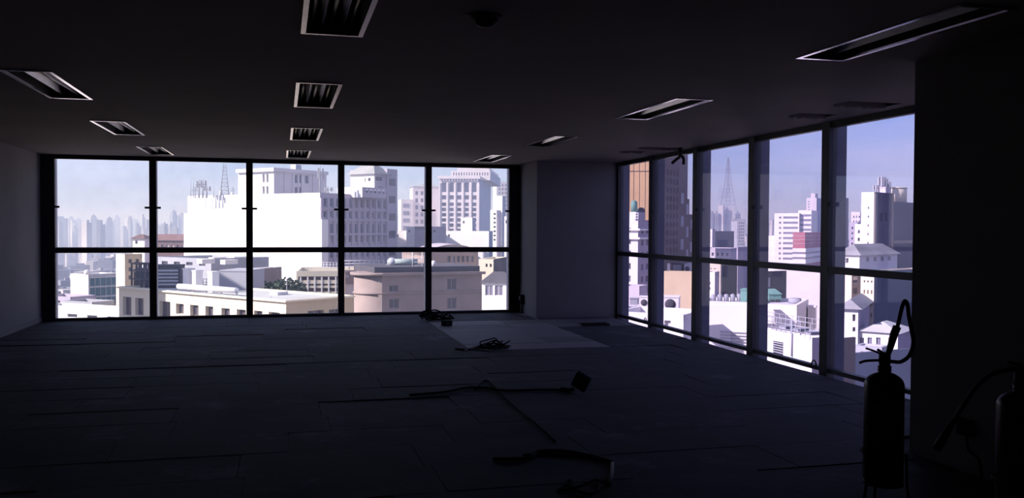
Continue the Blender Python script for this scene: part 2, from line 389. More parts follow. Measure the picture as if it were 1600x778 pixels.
# ================================================================== THINGS IN THE ROOM
def make_light():
    t = empty('ceiling_light')
    w, l = LW/2, LL/2
    MB().box(-w, -w+0.03, -l, l, -0.012, 0).box(w-0.03, w, -l, l, -0.012, 0).box(-w+0.03, w-0.03, -l, -l+0.03, -0.012, 0).box(-w+0.03, w-0.03, l-0.03, l, -0.012, 0).build('rim', 'chrome', t)
    a, b, h = w-0.021, l-0.021, 0.10
    m = MB(); m.quad((-a, -b, 0), (-a, b, 0), (-a, b, h), (-a, -b, h)); m.quad((a, -b, 0), (a, b, 0), (a, b, h), (a, -b, h))
    m.quad((-a, -b, 0), (a, -b, 0), (a, -b, h), (-a, -b, h)); m.quad((-a, b, 0), (a, b, 0), (a, b, h), (-a, b, h)); m.quad((-a, -b, h), (a, -b, h), (a, b, h), (-a, b, h))
    m.build('housing', 'housing', t)
    for x in (-0.065, 0.065):           # ridged reflectors between the tubes
        m = MB(); y0, y1 = -b+0.01, b-0.01
        m.quad((x-0.035, y0, 0.095), (x-0.035, y1, 0.095), (x, y1, 0.02), (x, y0, 0.02)); m.quad((x+0.035, y0, 0.095), (x+0.035, y1, 0.095), (x, y1, 0.02), (x, y0, 0.02))
        m.quad((x-0.035, y0, 0.095), (x, y0, 0.02), (x+0.035, y0, 0.095)); m.quad((x-0.035, y1, 0.095), (x, y1, 0.02), (x+0.035, y1, 0.095))
        m.build('reflector', 'reflector', t)
    for s in (-1, 1):
        m = MB(); m.quad((s*a*0.995, -b, 0.005), (s*a*0.995, b, 0.005), (s*(a-0.035), b, 0.095), (s*(a-0.035), -b, 0.095)); m.build('side_reflector', 'housing', t)
    for x in (-0.118, 0.0, 0.118):
        tb = MB().tube([(x, -b+0.04, 0.07), (x, b-0.04, 0.07)], 0.013, 8).build('tube', 'tube_glass', t)
        for q in (-b+0.005, b-0.04): MB().box(x-0.016, x+0.016, q, q+0.035, 0.045, 0.09).build('socket', 'c_white2', tb)
    return t
def copy_tree(o, parent=None):
    c = o.copy(); col.objects.link(c); c.parent = parent
    for ch in list(o.children): copy_tree(ch, c)
    return c
LIGHT_LABELS = ['recessed fluorescent fitting of the middle row level with the smoke detector', 'recessed fluorescent fitting of the middle row, second after the smoke detector',
 'recessed fluorescent fitting of the middle row, last but one before the far windows', 'recessed fluorescent fitting of the middle row close to the far windows',
 'recessed fluorescent fitting by the plain side wall, farthest from the windows', 'recessed fluorescent fitting by the plain side wall, middle of its row of three',
 'recessed fluorescent fitting by the plain side wall, close to the far windows', 'recessed fluorescent fitting of the glazed side, second from the projecting wall',
 'recessed fluorescent fitting of the glazed side, third from the projecting wall', 'recessed fluorescent fitting of the glazed side in front of the corner pillar',
 'dim recessed fluorescent fitting above the fire extinguishers beside the projecting wall']
proto = make_light()
for i, (x, y) in enumerate(LIGHTS):
    o = proto if i == 0 else copy_tree(proto)
    o.location = (x, y, ZC); tag(o, LIGHT_LABELS[i], 'ceiling light', 'recessed fluorescent ceiling lights')
# smoke detector
p = at_z(760, 25, ZC)
t = tag(empty('smoke_detector', (p.x, p.y, ZC)), 'round dark smoke detector on the ceiling', 'smoke detector')
MB().lathe([(0.09, 0.0), (0.09, -0.018), (0.075, -0.024)]).build('base', 'ceiling', t)
MB().lathe([(0.065, -0.022), (0.062, -0.045), (0.045, -0.062), (0.012, -0.068)]).build('sensor_dome', 'black', t)
# straps dangling from a torn ceiling opening
for k, (lab, pts) in enumerate((('black strap end hanging from the ceiling, curled towards the corner pillar', ((1064, 232), (1063, 243), (1057, 249), (1050, 255))),
                               ('black strap end hanging from the ceiling, nearly straight', ((1060, 232), (1064, 241), (1068, 248), (1068, 257))))):
    P = [at_y(px, py, 12.2+0.05*k) for px, py in pts]; P[0].z = ZC+0.02
    sp = smooth_path(P, 5); m = MB()
    for s in (-1, 1):
        pass
    m.tube(sp, 0.022, 6)
    tag(m.build('hanging_strap', 'black'), lab, 'strap', 'straps hanging from the ceiling')
# torn flaps at the openings
for k, (a, b, c, d) in enumerate(SLOTS):
    m = MB(); n = 9; 
    for j in range(n):
        u0, u1 = a+(b-a)*j/n, a+(b-a)*(j+1)/n; h0 = 0.012+0.02*random.random(); h1 = 0.012+0.02*random.random()
        m.quad((u0, d, ZC), (u1, d, ZC), (u1, d+0.01, ZC-h1), (u0, d+0.01, ZC-h0)); m.quad((u0, d+0.02, ZC), (u1, d+0.02, ZC), (u1, d+0.01, ZC-h1), (u0, d+0.01, ZC-h0))
    tag(m.build('torn_plaster_lip', 'ceiling'), ['torn plaster lip at the wide ceiling opening next to the projecting wall', 'torn plaster lip at the second ceiling opening from the projecting wall', 'torn plaster lip at the ceiling opening with the hanging straps', 'torn plaster lip at the ceiling opening nearest the corner pillar'][k], 'plaster lip')

# socket box with conduit on the pillar
p = at_x(818, 467, XP)
t = tag(empty('wall_socket', (XP, p.y, 0)), 'dark socket box with conduit down the corner pillar', 'wall socket')
MB().box(-0.06, 0, -0.07, 0.07, p.z-0.09, p.z+0.08).build('box', 'black_plastic', t)
MB().lathe([(0.045, 0), (0.045, 0.02), (0.02, 0.025)], n=16, M=Matrix.Rotation(R(-90), 3, 'Y'), c=(-0.06, 0, p.z+0.01)).build('cover', 'frame_grey', t)
MB().tube([(-0.025, 0, p.z-0.08), (-0.025, 0, 0.005)], 0.016, 8).build('conduit', 'black_plastic', t)

def fl(px, py, z=0.008): return at_z(px, py, z)
def cable(name, pts, r, m, label, cat='cable', k=6):
    P = [fl(a, b, r+0.004) for a, b in pts]
    return tag(MB().tube(smooth_path(P, k), r, 6).build(name, m), label, cat)
# black cable heap and box by the far windows
c0 = fl(680, 500)
t = tag(empty('cable_heap', (c0.x, c0.y, 0)), 'black tangle of cable on the floor at the far windows', 'cable heap')
rr = random.Random(3)
for k in range(5):
    P = []; a0 = rr.uniform(0, 6); 
    for j in range(9):
        a = a0+j*0.75; rad = 0.10+0.13*rr.random()
        P.append((rad*1.4*math.cos(a)+rr.uniform(-.05, .05), rad*math.sin(a), 0.02+0.05*k*rr.random()+0.02*rr.random()))
    MB().tube(smooth_path(P, 4), 0.012, 5).build('coil', 'black_plastic', t)
MB().tube(smooth_path([(-0.22, 0, 0.02), (-0.25, .02, .12), (-0.16, .02, .17), (-0.08, 0, .06)], 5), 0.010, 5).build('loose_end', 'black_plastic', t)
c0 = fl(698, 508)
t = tag(empty('adapter_box', (c0.x, c0.y, 0.004), R(8)), 'small black power adapter block on the floor near the far windows', 'adapter')
MB().box(-0.08, 0.08, -0.05, 0.05, 0, 0.085).build('case', 'black_plastic', t)
MB().box(-0.03, 0.03, -0.056, -0.05, 0.02, 0.06).build('socket_plate', 'frame_dark', t)
# heap of wires on the pale boards
c0 = fl(773, 544)
t = tag(empty('wire_heap', (c0.x, c0.y, 0)), 'tangled heap of dark and pale wires on the light floor boards', 'wire heap')
rr = random.Random(11)
for k in range(6):
    P = []; a0 = rr.uniform(0, 6)
    for j in range(10):
        a = a0+j*0.8; rad = 0.05+0.12*rr.random()
        P.append((rad*1.3*math.cos(a), rad*math.sin(a), 0.018+0.022*k*rr.random()))
    MB().tube(smooth_path(P, 4), 0.009, 5).build('wire_coil', ('black_plastic', 'brown_cable', 'black_plastic')[k % 3], t)
for pts, m in ((((755, 541), (740, 545), (722, 546), (712, 545)), 'black_plastic'), (((760, 539), (745, 541), (733, 545), (724, 548)), 'beige_cable'), (((768, 548), (756, 548), (744, 546), (735, 546)), 'beige_cable')):
    P = [fl(a, b, 0.016)-Vector((c0.x, c0.y, 0)) for a, b in pts]
    MB().tube(smooth_path(P, 4), 0.013, 5).build('loose_wire', m, t)
# long cord with floor box
cable('power_cord', ((640, 617), (690, 613), (728, 606), (758, 606), (790, 610), (840, 609), (872, 609), (889, 613)), 0.013, 'black_plastic', 'long dark cord lying across the floor up to the tilted outlet box')
cable('thin_cord', ((742, 610), (758, 594), (772, 604), (800, 632), (835, 660), (868, 690)), 0.008, 'black_plastic', 'thin dark wire looping across the floor boards', k=8)
c0 = fl(905, 612)
t = tag(empty('floor_outlet_box', (c0.x, c0.y, 0.004), R(-35)), 'square black floor outlet box tipped up on its edge', 'outlet box')
m = MB(); m.box(-0.075, 0.075, -0.03, 0.03, -0.075, 0.075); bx = m.build('case', 'black_plastic', t); bx.rotation_euler = (R(12), R(28), 0); bx.location = (0.02, 0, 0.105)
m = MB(); m.box(-0.062, 0.062, -0.036, -0.03, -0.062, 0.062); m.build('cover_plate', 'frame_dark', bx)
m = MB(); m.tube(smooth_path([(-0.05, 0, 0.03), (-0.10, 0, 0.014), (-0.16, 0.03, 0.014), (-0.2, .03, .012)], 4), 0.02, 6); m.build('cord_gland', 'black_plastic', t)
# board offcut in front of the pillar
c0 = fl(930, 508)
t = MB(); t.box(-0.24, 0.24, -0.06, 0.06, 0, 0.03); t.box(-0.26, 0.20, -0.03, 0.07, 0.03, 0.045)
o = tag(t.build('wood_offcut', 'black'), 'dark flat wood offcut on the floor before the corner pillar', 'offcut'); o.location = (c0.x, c0.y, 0.004)
# near cables
cable('flat_cable', ((770, 717), (800, 717), (828, 715), (840, 706), (860, 704), (890, 706), (925, 713), (956, 722)), 0.014, 'black_plastic', 'thick black cable bowed across the floor in front of the tilted outlet box')
cable('doubled_cable', ((818, 711), (845, 708), (880, 711), (905, 712), (930, 716), (957, 723)), 0.011, 'brown_cable', 'brown cable lying alongside the bowed black cable')
c0 = fl(900, 762)
t = tag(empty('frayed_cable', (c0.x, c0.y, 0)), 'frayed black cable end with loops in front of the bowed cable', 'cable')
for pts in (((872, 768), (885, 758), (896, 762), (915, 756), (930, 750), (942, 754), (952, 758)), ((874, 766), (890, 766), (905, 768), (922, 772), (936, 764), (935, 754)), ((876, 767), (886, 752), (894, 753), (890, 764))):
    P = [fl(a, b, 0.014)-Vector((c0.x, c0.y, 0)) for a, b in pts]
    MB().tube(smooth_path(P, 5), 0.010, 6).build('strand', 'black_plastic', t)
m = MB(); P = [fl(a, b, 0.018) for a, b in ((957, 724), (956, 740), (952, 757))]
tag(m.tube(P, 0.016, 4).build('pale_batten', 'beige_cable'), 'short pale batten between the bowed cable and the frayed cable end', 'batten')

# fire extinguishers -----------------------------------------------------------
def arc_pts(pxs, depth): return [at_d(a, b, depth) for a, b in pxs]
def extinguisher(label, px, pyb, depth, rad, hgt, horn, hose, lever, standlabel):
    base = at_d(px, pyb, depth)
    t = tag(empty('fire_extinguisher', base), label, 'fire extinguisher')
    r = rad
    prof = [(r*0.9, 0.0), (r, 0.015)] + [(r, hgt-r*0.75)]
    for k in range(1, 8):
        a = k/8*math.pi/2; prof.append((max(r*math.cos(a), 0.03), hgt-r*0.75+r*0.72*math.sin(a)))
    prof += [(0.034, hgt), (0.034, hgt+0.03)]
    MB().lathe(prof, n=32).build('cylinder', 'ext_red', t)
    m = MB(); n = 14
    for j in range(n):
        a0, a1 = R(200+100*j/n), R(200+100*(j+1)/n); q = r+0.0015
        m.quad((q*math.cos(a0), q*math.sin(a0), hgt*.42), (q*math.cos(a1), q*math.sin(a1), hgt*.42), (q*math.cos(a1), q*math.sin(a1), hgt*.72), (q*math.cos(a0), q*math.sin(a0), hgt*.72))
    m.build('label_sheet', 'ext_label', t)
    v = MB().lathe([(0.024, hgt+0.02), (0.03, hgt+0.045), (0.03, hgt+0.085), (0.02, hgt+0.10)], n=16).build('valve', 'black', t)
    for nm, P, rr_ in lever:
        P = [Vector(q)-base for q in P]
        MB().tube(smooth_path(P, 4), rr_, 6).build(nm, 'black', v)
    P = [Vector(q)-base for q in horn]
    MB().tube(P, [0.012, 0.017, 0.021, 0.021], 10).build('horn', 'rubber', t)
    P = [Vector(q)-base for q in hose]
    MB().tube(smooth_path(P, 6), 0.0105, 8).build('hose', 'rubber', t)
    # tripod floor stand: a thing of its own
    s = tag(empty('extinguisher_stand', (base.x, base.y, 0)), standlabel, 'stand')
    h = base.z
    MB().lathe([(r*0.7, h-0.012), (r*1.02, h-0.012), (r*1.02, h-0.001), (r*0.7, h-0.001)], n=24).build('plate', 'black', s)
    ring = [( (r+0.012)*math.cos(2*math.pi*k/24), (r+0.012)*math.sin(2*math.pi*k/24), h+0.16) for k in range(25)]
    MB().tube(ring, 0.006, 6).build('ring', 'black', s)
    for k in range(3):
        a = R(190+120*k); c_, s_ = math.cos(a), math.sin(a)
        MB().tube([((r+0.014)*c_, (r+0.014)*s_, h+0.16), ((r+0.018)*c_, (r+0.018)*s_, h), ((r+0.06)*c_, (r+0.06)*s_, 0.008)], 0.008, 6).build('leg', 'black', s)
    return t
D1 = 4.7
extinguisher('large dark red fire extinguisher with its hose looped high above the valve', 1379.5, 752, D1, 0.100, 0.585,
    arc_pts(((1387, 556), (1391, 543), (1397, 522), (1402, 510)), D1-0.01),
    arc_pts(((1402, 512), (1406, 494), (1410, 478), (1414, 470), (1418, 477), (1420, 493), (1424, 515), (1427, 535), (1421, 555), (1408, 565), (1396, 565), (1386, 564)), D1),
    (('upper_lever', arc_pts(((1386, 560), (1372, 551), (1362, 547), (1353, 544)), D1-0.03), 0.0055), ('carry_handle', arc_pts(((1384, 563), (1366, 563), (1352, 564), (1343, 567)), D1-0.03), 0.0075),
     ('trigger_bracket', arc_pts(((1384, 556), (1376, 549), (1371, 546)), D1-0.02), 0.007)),
    'black tripod stand carrying the extinguisher with the looped hose')
D2 = 4.35
extinguisher('dark fire extinguisher beside the wall with its hose drooping to the floor side', 1591, 800, D2, 0.104, 0.60,
    arc_pts(((1492, 655), (1481, 672), (1471, 689), (1462, 703)), D2-0.2),
    arc_pts(((1598, 578), (1575, 578), (1550, 585), (1528, 602), (1508, 629), (1492, 655)), D2-0.15),
    (('upper_lever', arc_pts(((1597, 572), (1585, 568), (1575, 566)), D2-0.03), 0.0055),),
    'black tripod stand carrying the extinguisher with the drooping hose')
# cable stub and junction box low on the projecting wall
p = at_x(1510, 668, XP+0.03)
t = tag(empty('junction_box', (XP+0.03, p.y, 0)), 'small dark junction box with drooping cable on the projecting wall', 'junction box')
MB().box(-0.035, 0, -0.05, 0.05, p.z-0.05, p.z+0.06).build('box', 'black_plastic', t)
MB().tube(smooth_path([(-0.02, -0.02, p.z-0.04), (-0.03, -0.06, p.z-0.14), (-0.03, -0.15, p.z-0.18), (-0.02, -0.17, p.z-0.35)], 5), 0.010, 6).build('cable_tail', 'black_plastic', t)

# ================================================================== THE CITY OUTSIDE
G = -60.0
mb = MB(); mb.quad((-5000, 20, G), (7000, 20, G), (7000, 9000, G), (-5000, 9000, G)); mb.quad((XR+6, -300, G), (7000, -300, G), (7000, 20, G), (XR+6, 20, G))
tag(mb.build('ground', 'c_ground'), 'hazy city ground far below', None, None, 'structure')

def solve_len(C, u, px, py):
    d = ray(px, py); det = u.x*(-d.y)-(-d.x)*u.y
    bx_, by_ = EYE.x-C.x, EYE.y-C.y
    return (bx_*(-d.y)-(-d.x)*by_)/det
UNIT = {}
def unit_pane(m):
    if m not in UNIT: UNIT[m] = MB().box(-0.5, 0.5, 0, 0.06, 0, 1).mesh('window', m)
    return UNIT[m]
FRAME = {}
def unit_frame(m):
    if m not in FRAME:
        f = MB(); f.box(-0.5, -0.45, -0.05, 0, 0, 1).box(0.45, 0.5, -0.05, 0, 0, 1).box(-0.45, 0.45, -0.05, 0, 0, 0.05).box(-0.45, 0.45, -0.05, 0, 0.95, 1).box(-0.025, 0.025, -0.05, 0, 0.05, 0.95)
        FRAME[m] = f.mesh('window_frame', m)
    return FRAME[m]
class Bld:
    """block whose nearest top corner stands at pixel (xc,yt), Y metres out; face A runs left to pixel xl, face B right to pixel xr"""
    def __init__(s, name, label, xc, yt, Y, xl, xr, phi, mA, mB=None, roof='c_roof', zb=G, LA=None, LB=None, cat='building', parapet=0.8, group=None):  # mB is often a darker tone that paints in the shaded face
        s.phi = R(phi); s.C = at_y(xc, yt, Y); s.top = s.C.z; s.zb = zb
        s.ex = Vector((math.cos(s.phi), -math.sin(s.phi), 0)); s.ey = Vector((math.sin(s.phi), math.cos(s.phi), 0))
        s.LA = LA if LA else solve_len(s.C, -s.ex, xl, yt); s.LB = LB if LB else solve_len(s.C, s.ey, xr, yt)
        if s.LA < 0 or s.LA > 400: print('BAD LA', label, s.LA); s.LA = 15
        if s.LB < 0 or s.LB > 400: print('BAD LB', label, s.LB); s.LB = 15
        if s.LA > 70: print('LONG LA', label, s.LA)
        if s.LB > 70: print('LONG LB', label, s.LB); s.LB = 70
        s.H = s.top-zb; s.mA, s.mB, s.roof = mA, mB or mA, roof; s.hA = []; s.hB = []; s.par = parapet
        s.root = tag(empty(name, (s.C.x, s.C.y, zb), -s.phi), label, cat, group); s.n = 0
    def uv(s, face, px, py):
        d = ray(px, py); n = s.ey if face == 'A' else s.ex
        t = (s.C-EYE).dot(n)/d.dot(n); P = EYE+d*t
        return ((P-s.C).dot(s.ex if face == 'A' else s.ey), P.z-s.zb)
    def win(s, face, x0, y0, x1, y1, m='c_pane', rec=0.25):
        u0, v1 = s.uv(face, x0, y0); u1, v0 = s.uv(face, x1, y0)[0], s.uv(face, x0, y1)[1]
        s.hole(face, u0, u1, v0, v1, m)
    def hole(s, face, u0, u1, v0, v1, m):
        L = (-s.LA, 0) if face == 'A' else (0, s.LB)
        u0, u1 = max(min(u0, u1), L[0]+0.05), min(max(u0, u1), L[1]-0.05); v0, v1 = max(v0, 0.05), min(v1, s.H-0.05)
        if u1-u0 < 0.1 or v1-v0 < 0.1: return
        (s.hA if face == 'A' else s.hB).append((u0, u1, v0, v1, m))
    def grid(s, face, x0, y0, x1, y1, nx, ny, fx=0.6, fy=0.6, mats=('c_pane',)):
        u0, v1 = s.uv(face, x0, y0); u1 = s.uv(face, x1, y0)[0]; v0 = s.uv(face, x0, y1)[1]
        du, dv = (u1-u0)/nx, (v1-v0)/ny
        for i in range(nx):
            for j in range(ny):
                c, d = u0+(i+0.5)*du, v0+(j+0.5)*dv
                s.hole(face, c-du*fx/2, c+du*fx/2, d-dv*fy/2, d+dv*fy/2, random.choice(mats))
    def part(s, name, m, x0, x1, y0, y1, z0, z1):          # local metres, z from the roof level
        return MB().box(x0, x1, y0, y1, s.H+z0, s.H+z1).build(name, m, s.root)
    def band(s, name, m, face, py0, py1, proud=0.3, px=None):    # horizontal course round faces A and B
        xr_ = px if px else None
        ref = (s.C.x, s.C.y)
        t = s.uv(face, *( (px, py0) ))[1]; b = s.uv(face, px, py1)[1]
        MB().box(-s.LA-0.0, proud, -proud, 0.02, b, t).box(-0.02, proud, 0.02, s.LB, b, t).build(name, m, s.root)
        return s
    def done(s, frames=None, rec=0.3):
        a = MB(); holed(a, (-s.LA, 0), (0, s.H), s.hA, lambda u, v, d: (u, d, v), rec, 1)
        a.quad((-s.LA, 0, 0), (-s.LA, s.LB, 0), (-s.LA, s.LB, s.H), (-s.LA, 0, s.H)); a.quad((-s.LA, s.LB, 0), (0, s.LB, 0), (0, s.LB, s.H), (-s.LA, s.LB, s.H))
        a.build('wall', s.mA, s.root)
        b = MB(); holed(b, (0, s.LB), (0, s.H), s.hB, lambda u, v, d: (-d, u, v), rec, 1); b.build('side_wall', s.mB, s.root)
        r = MB(); p = s.par
        r.quad((-s.LA, 0, s.H-p), (0, 0, s.H-p), (0, s.LB, s.H-p), (-s.LA, s.LB, s.H-p)); r.build('roof', s.roof, s.root)
        if p:
            e = min(0.3, s.LA/8, s.LB/8); k = MB()
            k.box(-s.LA, 0, 0.001, e, s.H-p, s.H).box(-e, -0.001, e, s.LB-e, s.H-p, s.H).box(-s.LA, 0, s.LB-e, s.LB, s.H-p, s.H).box(-s.LA, -s.LA+e, e, s.LB-e, s.H-p, s.H); k.build('parapet', s.mA, s.root)
        for face, hs in (('A', s.hA), ('B', s.hB)):
            for (u0, u1, v0, v1, m) in hs:
                loc = ((u0+u1)/2, rec-0.02, v0) if face == 'A' else (-rec+0.02, (u0+u1)/2, v0)
                o = link('window', unit_pane(m), s.root, loc, 0 if face == 'A' else math.pi/2, (u1-u0, 1, v1-v0))
                if frames: link('window_frame', unit_frame(frames), o)
        return s
def hip(b, name, m, h, over=0.6, flat=0.0):
    x0, x1, y0, y1 = -b.LA-over, over, -over, b.LB+over; z = b.H; k = min(x1-x0, y1-y0)/2*(1-flat)
    r = MB(); q = [(x0, y0, z), (x1, y0, z), (x1, y1, z), (x0, y1, z)]
    if x1-x0 > y1-y0: t = [(x0+k, (y0+y1)/2-0.01, z+h), (x1-k, (y0+y1)/2-0.01, z+h), (x1-k, (y0+y1)/2+0.01, z+h), (x0+k, (y0+y1)/2+0.01, z+h)]
    else: t = [((x0+x1)/2-0.01, y0+k, z+h), ((x0+x1)/2+0.01, y0+k, z+h), ((x0+x1)/2+0.01, y1-k, z+h), ((x0+x1)/2-0.01, y1-k, z+h)]
    for i in range(4): r.quad(q[i], q[(i+1) % 4], t[(i+1) % 4], t[i])
    r.quad(*t); r.quad(*reversed(q)); r.build(name, m, b.root)
def unit(name, label, cat, zr, xl, xr, yt, yb, m, depth=2.0, phi=0, kind='box', group=None, Y=None):
    """rooftop thing standing on a roof at height zr, its foot at pixel row yb"""
    P = at_z((xl+xr)/2, yb, zr); dist = (P-EYE).dot(FW); w = (xr-xl)/FPX*dist; h = (yb-yt)/FPX*dist
    if Y:
        P = at_y((xl+xr)/2, yt, Y); dist = (P-EYE).dot(FW); w = (xr-xl)/FPX*dist; h = P.z-zr
    t = tag(empty(name, (P.x, P.y, zr), -R(phi)), label, cat, group)
    if kind == 'tank':
        MB().lathe([(w*0.5, 0.0), (w*0.5, h*0.82), (w*0.46, h*0.86)], n=16).build('shell', m, t); MB().lathe([(w*0.47, h*0.86), (w*0.3, h*0.96), (w*0.1, h)], n=16).build('lid', m, t)
    else:
        MB().box(-w/2, w/2, 0, depth, 0.0, h*0.93).build('case', m, t); MB().box(-w/2-0.06, w/2+0.06, -0.06, depth+0.06, h*0.93, h).build('cap', m, t)
        if kind == 'ac':
            MB().lathe([(min(w, h)*0.36, 0), (min(w, h)*0.36, 0.05), (min(w, h)*0.1, 0.06)], n=14, M=Matrix.Rotation(R(90), 3, 'X'), c=(0, 0, h*0.47)).build('fan_grille', 'c_dark', t)
        if kind == 'louvre':
            for j in range(5): MB().box(-w*0.42, w*0.42, -0.08, 0, h*(0.12+0.15*j), h*(0.20+0.15*j)).build('slat', 'c_steel', t)
    return t
def railing(name, label, P0, P1, h, n, m='c_steel', r=0.04):
    t = tag(empty(name, P0), label, 'railing'); d = P1-P0
    for k in range(n+1): q = d*(k/n); MB().bar((q.x, q.y, q.z), (q.x, q.y, q.z+h), r*1.6).build('post', m, t)
    for z in (h, h*0.66, h*0.33): MB().bar((0, 0, z), (d.x, d.y, d.z+z), r*1.4).build('rail', m, t)
    return t
def antenna(label, px, yt, Y, zb, kind='pole', w=0.12, name='antenna_mast'):
    T = at_y(px, yt, Y); h = T.z-zb; t = tag(empty(name, (T.x, T.y, zb)), label, 'antenna', 'rooftop antennas')
    if kind == 'lattice':
        s = w
        for sx, sy in ((-1, -1), (1, -1), (1, 1), (-1, 1)): MB().bar((sx*s, sy*s, 0), (sx*s*0.25, sy*s*0.25, h), s*0.10).build('leg', 'c_grey', t)
        m = MB(); n = 9
        for k in range(n):
            z0, z1 = h*k/n, h*(k+1)/n; a = s*(1-0.75*k/n); b = s*(1-0.75*(k+1)/n)
            for (p, q) in (((-a, -a), (b, -b)), ((a, -a), (-b, -b)), ((a, -a), (b, b)), ((-a, -a), (-b, b))): m.bar((p[0], p[1], z0), (q[0], q[1], z1), s*0.05)
            m.box(-a, a, -a, -a+s*0.1, z0, z0+s*0.1)
        m.build('bracing', 'c_grey', t)
    else:
        MB().tube([(0, 0, 0), (0, 0, h)], [w, w*0.4], 6).build('pole', 'c_grey', t)
        if kind == 'panels':
            for k in range(3):
                a = k*2.1; MB().box(w*3*math.cos(a)-w, w*3*math.cos(a)+w, w*3*math.sin(a)-w, w*3*math.sin(a)+w, h*0.55, h*0.9).build('panel', 'c_steel', t)
            MB().box(-w*4, w*4, -w*0.5, w*0.5, h*0.68, h*0.72).build('arm', 'c_grey', t)
        if kind == 'yagi':
            for k in range(4): MB().box(-w*(6-k), w*(6-k), -w*0.4, w*0.4, h*(0.6+0.1*k), h*(0.6+0.1*k)+w*0.8).build('element', 'c_grey', t)
    return t
LITE = ('c_pane_white_sky', 'c_pane', 'c_pane_mid', 'c_pane_mid')

# ---- straight ahead: cream long building
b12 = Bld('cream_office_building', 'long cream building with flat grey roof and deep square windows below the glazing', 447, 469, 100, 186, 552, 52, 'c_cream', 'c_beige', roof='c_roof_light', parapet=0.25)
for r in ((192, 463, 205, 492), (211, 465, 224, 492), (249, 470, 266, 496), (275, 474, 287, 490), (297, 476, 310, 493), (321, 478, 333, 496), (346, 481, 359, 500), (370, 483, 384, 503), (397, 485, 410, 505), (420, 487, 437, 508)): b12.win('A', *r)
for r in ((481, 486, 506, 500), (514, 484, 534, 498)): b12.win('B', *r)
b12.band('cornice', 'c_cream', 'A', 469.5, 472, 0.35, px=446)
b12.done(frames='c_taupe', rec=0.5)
zr = b12.top-0.25
unit('plant_room', 'dark rooftop plant room with open frames on the cream building', 'plant room', zr, 238, 281, 414, 450, 'c_dark', 3, 5, 'louvre')
P = at_z(206, 448, zr); Q = at_z(236, 450, zr); t = tag(empty('plant_frame', P), 'open dark steel plant frame at the edge of the cream building roof', 'plant frame'); d = Q-P; hh = 34/FPX*P.y
for k in range(5):
    q = d*(k/4); MB().bar((q.x, q.y, 0), (q.x, q.y, hh), 0.22).build('post', 'c_dark', t); MB().bar((q.x, q.y+2.5, 0), (q.x, q.y+2.5, hh*(0.6 if k == 0 else 1)), 0.22).build('post', 'c_dark', t)
for z_ in (0.35, 0.7, 1.0): MB().bar((0, 0, hh*z_), (d.x, d.y, hh*z_), 0.2).build('beam', 'c_dark', t); MB().bar((0, 2.5, hh*z_), (d.x, d.y+2.5, hh*z_), 0.2).build('beam', 'c_dark', t)
for k in (1, 3): q = d*(k/4); MB().box(q.x, q.x+0.9, q.y+0.6, q.y+1.8, 0.1, hh*0.8).build('cooling_unit', 'c_slate', t)
for k, (a, b, c, d, lb) in enumerate(((283, 296, 419, 455, 'narrow white duct casing beside the dark plant room'), (298, 308, 422, 456, 'white upright duct panel between the plant room and the next duct'), (322, 334, 424, 457, 'white upright duct panel beside the big grey tank block'))):
    unit('duct_panel', lb, 'duct', zr, a, b, c, d, 'c_white', 1.0, 52)
unit('grey_tank_block', 'big grey rectangular tank block on the cream building roof', 'tank block', zr, 343, 387, 422, 453, 'c_grey', 6, 20)
pa, pb_ = at_z(279, 456, zr), at_z(370, 463, zr)
t = tag(empty('roof_pipe', pa), 'white pipe on supports along the cream building roof edge', 'pipe'); d = pb_-pa
MB().tube([(0, 0, 0.7), (d.x, d.y, 0.7)], 0.35, 8).build('pipe', 'c_white', t)
for k in range(5): q = d*(k/4); MB().box(q.x-0.12, q.x+0.12, q.y-0.12, q.y+0.12, 0, 0.6).build('support', 'c_steel', t)
railing('roof_railing', 'steel railing behind the white pipe on the cream building', at_z(290, 450, zr), at_z(345, 452, zr), 1.3, 10, r=0.05)
unit('skylight', 'low pale skylight on the grey roof of the cream building', 'skylight', zr, 418, 437, 456, 461, 'c_white2', 1.6, 52)
antenna('thin rooftop pole rising from the grey roof of the cream building', 448, 416, 112, zr, w=0.06)
antenna('thin rooftop pole at the corner edge of the cream building', 423, 462, 107, zr, w=0.05)

nb = MB(); t = tag(empty('neighbour_tower', (-46, 114.8, G)), 'plain cream neighbour tower beside the cream building, beyond the window jamb', 'building')
MB().box(-18, 0, 0, 20, 0, 78).build('wall', 'c_cream', t); MB().box(-18.3, 0.3, -0.3, 20.3, 78, 79).build('parapet', 'c_cream', t)
for k in range(20):
    for j in range(4): link('window', unit_pane('c_pane'), t, (-2.5-4.4*j, -0.05, 3+3.7*k), 0, (1.6, 1, 1.6))

